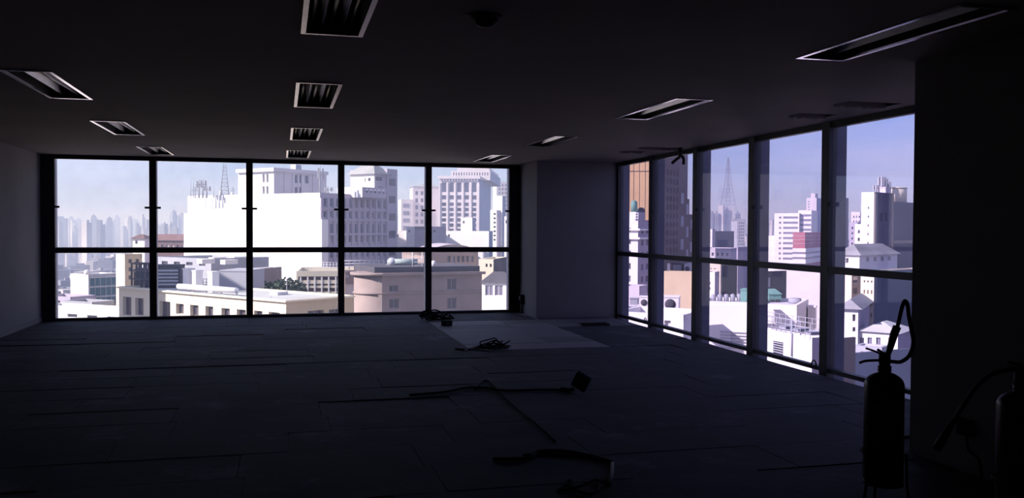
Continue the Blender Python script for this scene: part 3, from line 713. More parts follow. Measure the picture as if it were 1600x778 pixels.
# ---- terrace building and trees behind it
b13 = Bld('terrace_building', 'low white terrace building with long balcony parapets', 572, 423, 152, 463, 580, 4, 'c_cream', roof='c_roof_light')
for r in ((466, 432, 560, 438), (472, 443.5, 560, 446.5), (474, 450, 560, 456)): b13.win('A', *r, m='c_redroof')
b13.done(rec=1.2)
for k in range(9): MB().box(-b13.LA*(0.95-0.1*k), -b13.LA*(0.95-0.1*k)+0.25, -0.06, 0.0, b13.H-4.6, b13.H-1.0).build('pier', 'c_white', b13.root)
railing('terrace_railing', 'pale railing along the roof of the white terrace building', at_z(466, 420, b13.top), at_z(536, 421, b13.top), 1.2, 14, 'c_white2', 0.05)
b = Bld('roof_shack', 'white shack with shaded side among the trees', 411, 419, 146, 396, 440, 30, 'c_white', 'c_taupe'); b.win('A', 399, 424, 406, 434); b.done()
def tree(px, py, Y, w, h, label, zb):
    T = at_y(px, py, Y); t = tag(empty('tree', (T.x, T.y, zb)), label, 'tree', 'dark trees behind the cream building')
    MB().tube([(0, 0, 0), (0.1, 0, T.z-zb-h*0.4)], [0.35, 0.2], 6).build('trunk', 'c_bark', t)
    rr = random.Random(int(px)); m = MB()
    for k in range(900):
        u = Vector((rr.gauss(0, 1), rr.gauss(0, 1), rr.gauss(0, 1))).normalized()*(rr.random()**0.4)
        c = Vector((u.x*w/2, u.y*w/2, T.z-zb-h/2+u.z*h/2)); a = Vector((rr.gauss(0, 1), rr.gauss(0, 1), rr.gauss(0, 1))).normalized()*0.32; b_ = a.orthogonal().normalized()*0.22
        m.quad(c-a, c+b_, c+a, c-b_)
    o = m.build('foliage', 'c_leaf', t); o['kind'] = 'stuff'
for a in ((392, 436, 138, 4.5, 4, 'round dark tree beside the white shack'), (407, 439, 136, 3.5, 3, 'small dark tree in front of the white shack'), (450, 434, 137, 6, 5, 'broad dark tree at the balcony end of the terrace building'), (430, 441, 134, 6, 3.5, 'low dark tree against the shaded shack wall')): tree(*a, zb=-30)

# ---- blank-walled tower
b1 = Bld('blank_wall_tower', 'big tower with blank sunlit white wall and shaded windowed facade', 500, 301, 210, 293, 604, 48, 'c_white', 'c_mauve')  # mauve of the windowed facade has its shade in the colour
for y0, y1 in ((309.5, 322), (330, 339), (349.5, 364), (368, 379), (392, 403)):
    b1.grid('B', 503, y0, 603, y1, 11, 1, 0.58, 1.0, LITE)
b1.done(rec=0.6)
for k, py in enumerate((326, 343, 366, 386)):       # floor courses on the windowed facade
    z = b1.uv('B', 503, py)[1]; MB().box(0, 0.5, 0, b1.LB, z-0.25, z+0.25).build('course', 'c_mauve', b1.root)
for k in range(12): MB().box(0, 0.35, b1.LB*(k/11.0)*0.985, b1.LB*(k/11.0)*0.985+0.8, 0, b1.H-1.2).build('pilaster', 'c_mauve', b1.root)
u0 = b1.uv('B', 602, 303)[0]; u1 = b1.uv('B', 618, 303)[0]; hz = at_y(610, 273, 210*1.19).z-b1.top
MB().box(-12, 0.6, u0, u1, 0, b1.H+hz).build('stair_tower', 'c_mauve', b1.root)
for k in range(7):
    z = b1.H+hz-2.4-k*4.4; MB().box(0.6, 0.68, (u0+u1)/2-1.2, (u0+u1)/2+1.2, z-1.8, z).build('window', 'c_pane', b1.root)
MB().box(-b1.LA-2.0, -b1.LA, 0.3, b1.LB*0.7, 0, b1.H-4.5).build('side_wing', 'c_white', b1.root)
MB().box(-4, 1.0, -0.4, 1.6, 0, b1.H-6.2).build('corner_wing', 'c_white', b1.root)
zr1 = b1.top-0.8
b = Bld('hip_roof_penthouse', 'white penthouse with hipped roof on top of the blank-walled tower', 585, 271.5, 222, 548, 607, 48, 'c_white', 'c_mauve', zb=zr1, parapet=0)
b.win('A', 575, 278, 579, 283); b.win('A', 569.5, 278, 571.5, 284); b.win('B', 587, 276, 597, 282); b.grid('B', 590, 291, 600, 301, 3, 1, 0.6, 1, ('c_pane_white_sky',)); b.done(); hip(b, 'hip_roof', 'c_roof', 3.0, 0.8)
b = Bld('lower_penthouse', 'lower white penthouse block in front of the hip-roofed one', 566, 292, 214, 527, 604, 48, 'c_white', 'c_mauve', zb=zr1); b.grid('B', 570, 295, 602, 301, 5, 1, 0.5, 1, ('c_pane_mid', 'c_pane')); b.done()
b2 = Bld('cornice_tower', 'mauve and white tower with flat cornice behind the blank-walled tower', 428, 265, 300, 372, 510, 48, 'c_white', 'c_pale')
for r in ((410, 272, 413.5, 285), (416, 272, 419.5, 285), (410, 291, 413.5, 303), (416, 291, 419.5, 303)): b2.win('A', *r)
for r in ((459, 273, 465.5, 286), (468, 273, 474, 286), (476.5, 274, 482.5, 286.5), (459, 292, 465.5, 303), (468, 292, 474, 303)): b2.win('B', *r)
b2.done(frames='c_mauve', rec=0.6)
MB().box(-b2.LA, 1.0, -1.0, 0, b2.H-0.6, b2.H+0.6).box(0, 1.0, 0, b2.LB, b2.H-0.6, b2.H+0.6).build('cornice', 'c_pale', b2.root)
for k in (0.18, 0.33, 0.5, 0.72): MB().box(0, 0.4, b2.LB*k, b2.LB*k+0.9, 0, b2.H-0.6).build('pilaster', 'c_pale', b2.root)
b = Bld('roof_hut', 'small pale hut on the roof of the cornice tower', 462, 257, 315, 454, 471, 48, 'c_white', 'c_blue_shade', zb=b2.top-0.8); b.done()
# antennas on the blank tower
for k, (px, yt, kd, w, lb) in enumerate(((298, 275, 'pole', .10, 'tall thin mast at the outer corner of the blank tower roof'), (302, 274, 'pole', .10, 'twin thin mast beside the outer corner mast'), (305, 291, 'yagi', .14, 'short comb antenna beside the twin masts'), (311, 280, 'panels', .22, 'mast with panel antennas on the blank tower, outer one'),
        (317, 279, 'panels', .22, 'mast with panel antennas on the blank tower, inner one'), (323, 289, 'panels', .25, 'stubby panel antenna mast on the blank tower'), (334, 283, 'pole', .08, 'single whip antenna on the blank tower'), (364, 292, 'yagi', .1, 'small comb antenna past the lattice mast'))):
    antenna(lb, px, yt, 240-k, zr1, kd, w)
antenna('slender lattice mast on the blank tower roof', 351, 256, 238, zr1, 'lattice', 1.1, 'lattice_mast')
unit('roof_tank', 'white water tank beside the lattice mast', 'tank', zr1, 343, 348, 297, 305, 'c_white', 2, 0, 'tank', Y=242)
unit('roof_tank', 'white water tank between lattice mast and cornice tower', 'tank', zr1, 361, 365, 300, 306, 'c_white', 2, 0, 'tank', Y=236)
antenna('tall aerial with dishes at the windowed corner of the blank tower', 500, 258, 214, zr1, 'panels', .22)
antenna('short aerial cluster over the windowed facade', 512, 291, 216, zr1, 'panels', .3)
antenna('small comb antenna over the windowed facade', 508, 287, 218, zr1, 'yagi', .12)

# ---- classical tower and its neighbours
b3 = Bld('stepped_tower', 'pale mauve stepped tower behind the low white blocks', 690, 292, 480, 645, 700, 2, 'c_pale', 'c_blue_shade')
b3.grid('A', 647, 296, 672, 374, 3, 7, 0.5, 0.55, ('c_pane_mid',)); b3.done(rec=0.8)
MB().box(-b3.LA-6.5, -b3.LA, -2, 14, 0, b3.H-7).build('lower_wing', 'c_pale', b3.root); hip(b3, 'roof_cap', 'c_roof', 2.0, 0.3)
for j in range(5): MB().box(-b3.LA-5.4, -b3.LA-2.0, -2.1, -2.0, b3.H-11.5-4.0*j, b3.H-9.4-4.0*j).build('window', 'c_pane_mid', b3.root)
b4 = Bld('classical_tower', 'pale tower with heavy cornice and five window bays', 748, 276, 430, 687, 778, 18, 'c_pale', 'c_blue_shade')
b4.grid('A', 688, 285, 747, 300, 5, 1, 0.60, 1, ('c_pane_mid',)); b4.grid('A', 688, 305, 747, 311.5, 5, 1, 0.60, 1, ('c_pane_mid',)); b4.grid('A', 688, 315, 747, 364, 5, 6, 0.56, 0.66, ('c_pane_mid', 'c_pane_mid', 'c_pane')); b4.done(rec=1.0)
MB().box(-b4.LA-0.8, 0.8, -0.8, 0, b4.H-1.1, b4.H+0.4).box(0, 0.8, 0, b4.LB, b4.H-1.1, b4.H+0.4).build('cornice', 'c_pale', b4.root)
for k in range(14): MB().box(-b4.LA*(k+0.5)/14-0.3, -b4.LA*(k+0.5)/14+0.3, -0.6, 0, b4.H-2.2, b4.H-1.1).build('bracket', 'c_mauve', b4.root)
for k in range(6): MB().box(-b4.LA*k/5-0.35, -b4.LA*k/5+0.35, -0.4, 0, 0, b4.H-3).build('pilaster', 'c_pale', b4.root)
b = Bld('colonnaded_penthouse', 'penthouse with a row of small windows crowning the classical tower', 766, 267, 446, 705, 784, 18, 'c_pale', 'c_blue_shade', zb=b4.top-0.8); b.grid('A', 707, 268.5, 764, 274, 14, 1, 0.45, 1, ('c_pane_mid',)); b.done()
MB().box(-b.LA*0.85, -0.5, 1, b.LB*0.9, b.H, b.H+1.6).build('attic', 'c_pale', b.root)
b = Bld('pink_block', 'pinkish tower block behind the classical tower', 794, 284, 560, 776, 800, 4, 'c_pale', 'c_mauve'); b.grid('A', 778, 286, 793, 330, 3, 7, 0.55, 0.5, ('c_pane_mid',)); b.done()
b = Bld('white_stair_tower', 'slim white stepped tower in front of the pinkish block', 785, 306, 300, 776, 790, 30, 'c_white', 'c_blue_shade'); b.done()
b = Bld('white_punched_block', 'white block with a column of dark windows beside the slim tower', 776, 328, 290, 766, 783, 22, 'c_white', 'c_mauve'); b.grid('A', 771, 331, 775, 378, 1, 7, 0.9, 0.45); b.done()
b = Bld('white_edge_block', 'white block seen beside the corner pillar', 802, 338, 280, 788, 808, 22, 'c_white'); b.win('A', 790, 344, 793, 349); b.done()
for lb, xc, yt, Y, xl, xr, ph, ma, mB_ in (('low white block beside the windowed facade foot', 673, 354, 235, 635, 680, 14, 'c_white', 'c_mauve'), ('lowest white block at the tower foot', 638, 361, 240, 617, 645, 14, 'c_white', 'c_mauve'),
        ('mauve windowless block in front of the classical tower', 697, 354, 225, 674, 703, -12, 'c_mauve', 'c_mauve'), ('wide white parapet wall below the classical tower', 764, 361, 240, 697, 770, 22, 'c_white', 'c_blue_shade'), ('white lift house standing above the wide white wall', 738, 340, 245, 720, 743, 22, 'c_white', 'c_blue_shade')):
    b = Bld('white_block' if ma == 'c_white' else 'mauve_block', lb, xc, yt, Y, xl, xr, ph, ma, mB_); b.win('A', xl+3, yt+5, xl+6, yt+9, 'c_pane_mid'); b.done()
# curved grey roof
P0, P1 = at_y(672, 386, 192), at_y(745, 388, 192); t = tag(empty('vaulted_hall', (P0.x, P0.y, G)), 'mauve hall with shallow curved roof in front of the white wall', 'building'); w = P1.x-P0.x
m = MB(); n = 12; hz = P0.z-G
prof = [(w*k/n, hz-1.2+1.8*math.sin(math.pi*(0.12+0.76*k/n))) for k in range(n+1)]
for (a, za), (c, zc) in zip(prof, prof[1:]): m.quad((a, 0, za), (c, 0, zc), (c, 18, zc), (a, 18, za))
m.build('roof', 'c_mauve', t)
m = MB(); m.quad(*([(0, 0, 0)] + [(w, 0, 0)] + [(a, 0, za) for a, za in reversed(prof)])); m.quad((0, 0, 0), (0, 18, 0), (0, 18, prof[0][1]), (0, 0, prof[0][1])); m.quad((w, 0, 0), (w, 18, 0), (w, 18, prof[-1][1]), (w, 0, prof[-1][1])); m.build('wall', 'c_taupe', t)

# ---- taupe building with rounded end
b9 = Bld('taupe_building', 'taupe building with rounded end, string course and small windows', 753, 425.5, 130, 597, 756, -9, 'c_taupe', roof='c_dark', parapet=0, LB=14)
for r in ((608, 446, 622, 456), (608, 467, 623, 482), (699, 435, 713, 453), (699, 465, 713, 483)): b9.win('A', *r)
b9.done(frames='c_grey', rec=0.25)
rad = 34/FPX*132
def rounded(z0, z1, r, nm, m, extra=0.0):
    q = MB(); n = 18; cx, cy_ = -b9.LA, rad
    pts = [(cx-(r)*math.sin(math.pi*k/n), cy_-(r)*math.cos(math.pi*k/n)) for k in range(n+1)]
    i = len(q.v)
    for (x, y) in pts: q.v += [(x, y, z0), (x, y, z1)]
    for k in range(n): q.smooth.add(len(q.f)); q.f.append((2*k, 2*k+2, 2*k+3, 2*k+1))
    q.f.append(tuple(2*k+1 for k in range(n+1))); q.f.append(tuple(2*k for k in reversed(range(n+1))))
    if extra: q.box(-b9.LA, extra, cy_-r, 0.0, z0, z1)
    q.build(nm, m, b9.root)
rounded(0, b9.H, rad, 'rounded_end', 'c_taupe')
zc_ = b9.uv('A', 665, 457)[1]
rounded(zc_-0.12, zc_+0.12, rad+0.18, 'string_course', 'c_taupe', 0.18)
rounded(b9.H-0.25, b9.H+0.15, rad+0.55, 'cornice', 'c_taupe', 0.4)
MB().box(-b9.LA-1, -0.2, 0.4, 13, b9.H, b9.H+0.95).build('parapet', 'c_dark', b9.root)
zr9 = b9.top+0.95
t = tag(empty('roof_duct', at_z(606, 414, zr9)), 'fat grey-green duct lying on the taupe building roof', 'duct'); d = at_z(655, 414, zr9)-at_z(606, 414, zr9)
MB().tube([(0, 0, 0.45), (d.x*0.95, d.y, 0.45)], 0.5, 12).build('duct', 'c_greygreen', t); MB().lathe([(0.7, 0), (0.7, 0.7), (0.3, 1.1)], n=12, c=(0.6, 0, 0)).build('cowl', 'c_steel', t); MB().box(-0.2, d.x, -0.3, 0.3, 0, 0.1).build('plinth', 'c_grey', t)
t = tag(empty('roof_ladder', at_z(652, 417, zr9)), 'pale ladder frame standing on the taupe building roof', 'ladder')
for x in (-0.7, 0.7): MB().bar((x, 0, 0), (x, 0, 2.3), 0.12).build('upright', 'c_white2', t)
for k in range(5): MB().bar((-0.7, 0, 0.2+0.5*k), (0.7, 0, 0.2+0.5*k), 0.06).build('rung', 'c_white2', t)
unit('roof_tank', 'small pale tank on the taupe building roof', 'tank', zr9, 674, 681, 407, 416, 'c_white2', 1, 0, 'tank')
b = Bld('windowed_block', 'dim mauve block with a row of windows behind the taupe roof', 747, 393, 165, 664, 751, -9, 'c_taupe', 'c_mauve'); b.grid('A', 698, 399, 741, 410, 6, 1, 0.62, 1, ('c_pane', 'c_pane_mid')); b.done(frames='c_grey')
b = Bld('taupe_annex', 'taupe annex with bright windows beside the rounded end', 572, 424, 138, 539, 576, -9, 'c_taupe', parapet=0.4, roof='c_white2', LB=5); b.win('A', 538, 427, 547, 435, 'c_pane_white_sky'); b.win('A', 538, 444, 555, 462, 'c_pane_white_sky'); b.done()
railing('annex_railing', 'long pale railing on the taupe annex roof', at_z(538, 421, b.top), at_z(600, 420, b.top), 1.4, 8, 'c_white2', 0.07)
b = Bld('white_shop_house', 'white sunlit house with barred windows beside the taupe building', 801, 442, 112, 753, 806, 24, 'c_white', 'c_mauve', parapet=0)
b.win('A', 758, 445.5, 770.5, 462, 'c_pane_mid'); b.win('A', 773, 445.5, 786, 462, 'c_pane_mid'); b.done(frames='c_white', rec=0.15)
hip(b, 'hip_roof', 'c_dark', 1.4, 0.3)
b = Bld('green_shed', 'pale green shed block behind the white house', 771, 405, 150, 748, 792, 24, 'c_cream', 'c_dark'); b.grid('A', 757, 408, 770, 417, 2, 1, 0.5, 1); b.done()

# ---- far left low buildings
b = Bld('teal_glass_building', 'white building with a shaded teal glass side', 138, 428.5, 190, 110, 183, 46, 'c_white', 'c_steel'); b.grid('B', 140, 433, 182, 480, 5, 3, 0.94, 0.84, ('c_teal',)); b.done(frames='c_teal')
unit('roof_tank', 'white tank on the teal glass building', 'tank', b.top, 132, 141, 421.5, 429, 'c_white', 2, 0, 'tank')
b = Bld('cream_slab_tower', 'narrow cream slab tower next to the teal glass building', 195, 397, 165, 181, 222, 46, 'c_cream', 'c_beige'); b.grid('B', 198, 402, 220, 440, 2, 3, 0.5, 0.5); b.done()
b = Bld('brown_old_building', 'old brown building with a hipped roof below the skyline', 300, 376, 270, 206, 330, 30, 'c_brown', 'c_brown', parapet=0); b.grid('A', 250, 380, 298, 396, 6, 2, 0.5, 0.5, ('c_pane', 'c_pale')); b.done(); hip(b, 'hip_roof', 'c_redroof', 1.8, 0.6)
b = Bld('small_white_house', 'small white house with brown roof in front of the old brown building', 226, 373, 258, 207, 236, 30, 'c_white', 'c_mauve', parapet=0); b.win('A', 211, 376, 215, 381); b.done(); hip(b, 'roof', 'c_brown', 1.2, 0.6)
for lb, xc, yt, Y, xl, xr, ph, ma in (('low grey roof at the foot of the teal glass building', 144, 472, 165, 98, 180, 40, 'c_grey'), ('pale flat roof below the teal glass building', 196, 484, 152, 60, 230, 40, 'c_white'), ('mauve flat roof behind the pale one', 110, 464, 182, 60, 150, 40, 'c_mauve'), ('dark flat roof behind the plant rooms', 330, 404, 190, 240, 420, 48, 'c_grey')):
    b = Bld('low_building', lb, xc, yt, Y, xl, xr, ph, ma, roof='c_roof_light' if ma != 'c_grey' else 'c_roof'); b.grid('A', xl+8, yt+3, xc-4, yt+9, 4, 1, 0.5, 0.8); b.done()
for k, (px, yb) in enumerate(((312, 412), (330, 409), (348, 413), (362, 408))):
    unit('roof_vent', ['pale ridge vent on the dark flat roof, beside the plant room', 'long pale vent in the middle of the dark flat roof', 'white domed vent on the dark flat roof', 'small white vent at the inner edge of the dark flat roof'][k], 'vent', b.top-0.8, px-6, px+6, yb-7, yb, 'c_white', 3, 48)

# ---- through the side windows
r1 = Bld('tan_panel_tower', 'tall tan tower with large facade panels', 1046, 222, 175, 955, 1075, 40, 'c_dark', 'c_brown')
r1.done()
xs = [960, 974, 982.5, 991, 1000, 1009, 1019, 1030, 1041]
for (x0, x1) in zip(xs, xs[1:]):
    for (y0, y1) in ((224, 268), (268, 345)):
        u0, v1 = r1.uv('A', x0, y0); u1 = r1.uv('A', x1, y0)[0]; v0 = r1.uv('A', x0, y1)[1]
        MB().box(u0+0.07, u1-0.07, -0.25, 0, v0+0.1, v1-0.1).build('panel', 'c_tan', r1.root)
r2 = Bld('white_hotel', 'white building with a column of windows and a side coloured mauve for shade below the tan tower', 997, 345, 95, 968, 1020, 40, 'c_white', 'c_mauve')  # mauve side colour paints in shade on a white building
r2.grid('A', 979, 347, 987, 465, 1, 6, 0.75, 0.5, ('c_pane_mid', 'c_pane')); r2.grid('B', 1000, 350, 1015, 466, 2, 6, 0.45, 0.5, ('c_pane_mid',)); r2.done(frames='c_steel')
zr = r2.top-0.8
for z in (-2.0, -1.0): MB().box(-r2.LA, 0.3, -0.3, 0, r2.H+z-0.12, r2.H+z+0.12).box(0, .3, 0, r2.LB, r2.H+z-0.12, r2.H+z+0.12).build('course', 'c_white', r2.root)
railing('hotel_railing', 'railing on the roof of the white building under the tan tower', at_z(975, 347, r2.top), at_z(997, 345, r2.top), 0.9, 6, 'c_white', 0.04)
b = Bld('hotel_plant_room', 'white plant room on the roof below the tan tower', 994, 331, 99, 972, 1008, 40, 'c_white', 'c_mauve', zb=zr); b.win('A', 979, 336, 984, 341); b.win('A', 986, 336, 992, 341); b.done()
unit('green_tank', 'green water tank on the white plant room', 'tank', b.top, 986, 996, 313, 331, 'c_green', 2, 0, 'tank', Y=101.5)
Pd = at_y(1002, 325, 102); t = tag(empty('satellite_dish', (Pd.x, Pd.y, b.top-0.8)), 'dark satellite dish beside the green tank', 'dish')
MB().tube([(0, 0, 0), (0, 0, 0.6)], 0.06, 6).build('stand', 'c_dark', t); MB().lathe([(0.05, 0), (0.3, 0.05), (0.5, 0.16), (0.6, 0.3), (0.59, 0.31), (0.28, 0.08), (0.05, 0.04)], n=18, M=Matrix.Rotation(R(-60), 3, 'X'), c=(0, 0, 0.75)).build('bowl', 'c_dark', t)
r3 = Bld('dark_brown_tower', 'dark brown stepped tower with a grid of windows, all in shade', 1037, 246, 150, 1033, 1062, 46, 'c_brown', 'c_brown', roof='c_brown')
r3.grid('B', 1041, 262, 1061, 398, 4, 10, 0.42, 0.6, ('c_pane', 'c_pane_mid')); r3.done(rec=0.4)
L = r3.LB
for (px, yt) in ((1070, 294), (1077, 311), (1083, 335)):
    u = r3.uv('B', px, 340)[0]; z = r3.uv('B', px, yt)[1]; MB().box(-min(9, r3.LA), 0.0, L, u, 0, z).build('stepped_wing', 'c_brown', r3.root)
    for j in range(6): MB().box(0.0, 0.08, L+(u-L)*0.25, L+(u-L)*0.75, z-3.0-4.4*j, z-1.0-4.4*j).build('window', 'c_pane_mid', r3.root)
    L = u
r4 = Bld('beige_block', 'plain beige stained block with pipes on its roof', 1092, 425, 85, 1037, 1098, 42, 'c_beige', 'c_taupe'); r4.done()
unit('roof_chiller', 'dark boxy chiller on the beige block', 'chiller', r4.top-0.8, 1050, 1066, 411, 426, 'c_dark', 2, 42, 'louvre')
unit('roof_chiller', 'pale boxy chiller at the end of the beige block', 'chiller', r4.top-0.8, 1069, 1079, 412, 427, 'c_steel', 2, 42, 'ac')
unit('vent_pipe', 'white cowl vent at the corner of the beige block', 'vent', r4.top-0.8, 1042, 1047, 411, 426, 'c_white', 0.5, 42, 'tank')
r5 = Bld('white_flat_roof', 'low white flat-roofed building with air conditioners below the side windows', 1068, 492, 62, 958, 1102, 44, 'c_white', 'c_white2', roof='c_white', parapet=0.5); r5.win('A', 1038, 500, 1048, 512, 'c_pane_white_sky'); r5.done()
zr = r5.top-0.5
unit('air_conditioner', 'big white air conditioner box with shaded end on the flat white roof', 'air conditioner', zr, 1034, 1060, 463, 486, 'c_white', 1.6, 30, 'ac')
unit('air_conditioner', 'air conditioner with round fan on the flat white roof', 'air conditioner', zr, 999, 1013, 463, 481, 'c_white', 1.0, 30, 'ac')
unit('air_conditioner', 'small low air conditioner at the outer edge of the flat white roof', 'air conditioner', zr, 978, 991, 478, 487, 'c_white2', 1.0, 30, 'ac')
unit('roof_box', 'grey box in the mauve corner of the flat white roof', 'roof box', zr, 984, 996, 466, 476, 'c_grey', 1.0, 30)
b = Bld('mauve_annex', 'mauve annex with one dark window beside the flat white roof', 999, 447, 78, 968, 1012, 42, 'c_pale', 'c_mauve'); b.win('A', 988, 451, 994, 459); b.done()
r6 = Bld('white_tank_building', 'white blank-walled building with a row of water tanks on top', 1180, 473, 70, 1092, 1192, 37, 'c_white', 'c_white2', roof='c_white2', parapet=0.3); r6.done()
for k in range(6):
    unit('roof_tank', 'squat grey water tank in the row on the white blank-walled building', 'tank', r6.top-0.3, 1111+k*10, 1119+k*10, 459.5-0.2*k, 471, 'c_grey', 1.2, 0, 'tank', 'row of water tanks')
pa = r6.uv('A', 1126, 518); m = MB()
for j in range(6): MB().box(pa[0], -0.5, -0.12, 0.0, pa[1]-0.28*j-0.03, pa[1]-0.28*j+0.03).build('rail', 'c_grey', r6.root)
MB().box(pa[0]-0.05, pa[0]+0.9, -0.1, 0, pa[1]-1.9, pa[1]+0.1).build('door', 'c_white2', r6.root)
for lb, nm, xc, yt, Y, xl, xr, ph, ma, mB_, g in (
    ('dark tall block behind the row of water tanks', 'dark_block', 1128, 407, 105, 1126, 1152, 70, 'c_dark', 'c_dark', (1126, 412, 1127, 455, 1, 1)),
    ('narrow white slab behind the row of water tanks', 'white_slab', 1117, 425, 95, 1104, 1124, 40, 'c_white', 'c_mauve', (1108, 430, 1111, 455, 1, 3)),
    ('cream roof block above the narrow white slab', 'cream_block', 1133, 411, 120, 1100, 1140, 40, 'c_cream', 'c_dark', (1108, 414, 1120, 422, 2, 1)),
    ('pale block with square windows above the cream roof block', 'pale_block', 1142, 388, 160, 1098, 1152, 38, 'c_pale', 'c_mauve', (1110, 392, 1140, 402, 4, 1)),
    ('mauve cube behind the pale block with square windows', 'mauve_block', 1114, 361, 230, 1112, 1147, 68, 'c_mauve', 'c_plum_shade', (1112, 366, 1113, 384, 1, 1)),
    ('white strip block standing in for the sunlit face of the mauve cube', 'white_block', 1113, 358, 225, 1098, 1118, 40, 'c_white', 'c_mauve', (1104, 362, 1111, 380, 2, 3)),  # added block whose white paints the mauve cube's sunlit face
    ('tall grey tower beside the mullion past the mauve cube', 'grey_tower', 1164, 342, 300, 1152, 1172, 20, 'c_grey', 'c_mauve', (1154, 346, 1163, 384, 3, 8)),
    ('mauve block at the foot of the tall grey tower', 'mauve_block', 1153, 386, 150, 1151, 1174, 68, 'c_mauve', 'c_mauve', (1151, 390, 1152, 402, 1, 1))):
    b = Bld(nm, lb, xc, yt, Y, xl, xr, ph, ma, mB_); b.grid('A', *g, 0.5, 0.5, ('c_pane', 'c_pane_mid')); b.done()
unit('green_cabin', 'pale green cabin at the end of the tank row', 'cabin', r6.top-0.3, 1157, 1167, 452, 472, 'c_green', 2, 37)

r7 = Bld('banded_office_tower', 'white office tower with long dark window bands', 1249, 333, 380, 1210, 1264, 45, 'c_white', 'c_mauve')
r7.grid('A', 1224, 336, 1247, 408, 1, 9, 1.0, 0.42, ('c_pane_mid',)); r7.grid('A', 1217, 336, 1221.5, 408, 1, 9, 0.8, 0.4, ('c_pane_mid',)); r7.done()
MB().box(-r7.LA-3, -r7.LA, 1, 14, 0, r7.H-11).build('lower_wing', 'c_white', r7.root)
MB().box(-1, 5.2, 2.0, 16, 0, r7.H+1.4).build('rear_wing', 'c_white', r7.root)
for j in range(6): MB().box(0.3, 5.0, 1.85, 2.0, r7.H-1.5-2.3*j, r7.H-0.5-2.3*j).build('window', 'c_pane_mid', r7.root)
b = Bld('grey_slab_tower', 'tall pale grey slab tower behind the banded office tower', 1276, 309, 430, 1260, 1290, 45, 'c_pale', 'c_blue_shade'); b.grid('A', 1262, 313, 1266, 330, 1, 4, 0.6, 0.4, ('c_pane_mid',)); b.done()
MB().box(-b.LA*0.6, -1, 1, 8, b.H, b.H+2.5).build('lift_house', 'c_pale', b.root); antenna('thin aerial on the tall pale grey slab tower', 1270, 302, 436, b.top+1, w=0.3)
b = Bld('red_white_building', 'building with red upper walls and white bands below', 1258, 363, 320, 1239, 1284, 44, 'c_red', 'c_red'); b.done()
for k, (y0, y1) in enumerate(((388, 394), (397, 402), (405, 412))):
    v1, v0 = b.uv('A', 1258, y0)[1], b.uv('A', 1258, y1)[1]; MB().box(-b.LA, 0.4, -0.4, 0, v0, v1).box(0, 0.4, 0, b.LB, v0, v1).build('white_band', 'c_white', b.root)
for k, (y0, y1) in enumerate(((394.3, 396.7), (402.3, 404.7))):
    v1, v0 = b.uv('A', 1258, y0)[1], b.uv('A', 1258, y1)[1]; MB().box(-b.LA, 0.1, -0.1, 0, v0, v1).box(0, 0.1, 0, b.LB, v0, v1).build('window_band', 'c_pane_mid', b.root)
for j in range(1, 4): MB().box(-b.LA, 0.15, -0.15, 0, b.H-1.5*j-0.1, b.H-1.5*j).box(0, .15, 0, b.LB, b.H-1.5*j-0.1, b.H-1.5*j).build('red_course', 'c_white2', b.root)
r8 = Bld('pinkish_party_wall', 'tall pinkish white blank party wall below the red and white building', 1296, 424, 110, 1229, 1304, 40, 'c_white2', 'c_mauve'); r8.done()
b = Bld('dark_recess_block', 'dark shaded block with a white window beside the party wall', 1196, 424, 104, 1193, 1229, 72, 'c_dark', 'c_dark'); b.win('B', 1198, 432, 1206, 449, 'c_pane_white_sky'); b.done(frames='c_white')
r8b = Bld('white_roof_wall', 'low white wall block in front of the green gabled shed', 1245, 477, 75, 1178, 1263, 40, 'c_white', 'c_white2', roof='c_white2', parapet=0.3); r8b.done()
P = at_z(1211, 472.5, r8b.top-0.3); t = tag(empty('green_gabled_shed', (P.x, P.y, r8b.top-0.3), -R(10)), 'green gabled rooftop shed on the low white wall block', 'shed'); w = 24/FPX*78
MB().box(-w/2, w/2, 0, 2, 0, 0.85).build('wall', 'c_green', t); MB().quad((-w/2-.08, -.1, .85), (w/2+.08, -.1, .85), (w/2-.3, 1, 1.35), (-w/2+.3, 1, 1.35)).quad((-w/2-.08, 2.1, .85), (w/2+.08, 2.1, .85), (w/2-.3, 1, 1.35), (-w/2+.3, 1, 1.35)).quad((-w/2-.08, -.1, .85), (-w/2-.08, 2.1, .85), (-w/2+.3, 1, 1.35)).quad((w/2+.08, -.1, .85), (w/2+.08, 2.1, .85), (w/2-.3, 1, 1.35)).build('roof', 'c_green', t)
for s in (-1, 1): MB().box(s*0.3-0.25, s*0.3+0.25, -0.03, 0, 0.02, 0.3).build('door', 'c_dark', t)
unit('round_tank', 'round grey tank beside the green gabled shed', 'tank', r8b.top-0.3, 1232, 1252, 465, 474, 'c_grey', 1, 0, 'tank')
unit('roof_cabinet', 'white panel cabinet with dark side at the end of the low white wall', 'cabinet', r8b.top-3.0, 1262, 1273, 478, 515, 'c_white', 1.2, 40)
r8c = Bld('white_machine_house', 'white rooftop machine house with a slatted vent', 1269, 527.5, 46, 1178, 1284, 86, 'c_white', 'c_mauve', roof='c_white2', parapet=0.15)
r8c.win('A', 1208, 532, 1224, 554, 'c_dark'); r8c.done(rec=0.12)
h = r8c.hA[0]
for k in range(6): MB().box(h[0], h[1], -0.02, 0.06, h[2]+(h[3]-h[2])*(k+0.2)/6, h[2]+(h[3]-h[2])*(k+0.55)/6).build('slat', 'c_steel', r8c.root)
z1 = r8c.top-0.15
railing('machine_house_railing', 'thin steel railing round the white machine house with the slatted vent', at_z(1199, 517, z1), at_z(1266, 531, z1), 1.0, 9, 'c_steel', 0.02)
railing('rear_railing', 'rear railing across the roof of the machine house with the slatted vent', at_z(1199, 508, z1), at_z(1280, 522, z1), 0.9, 8, 'c_steel', 0.02)
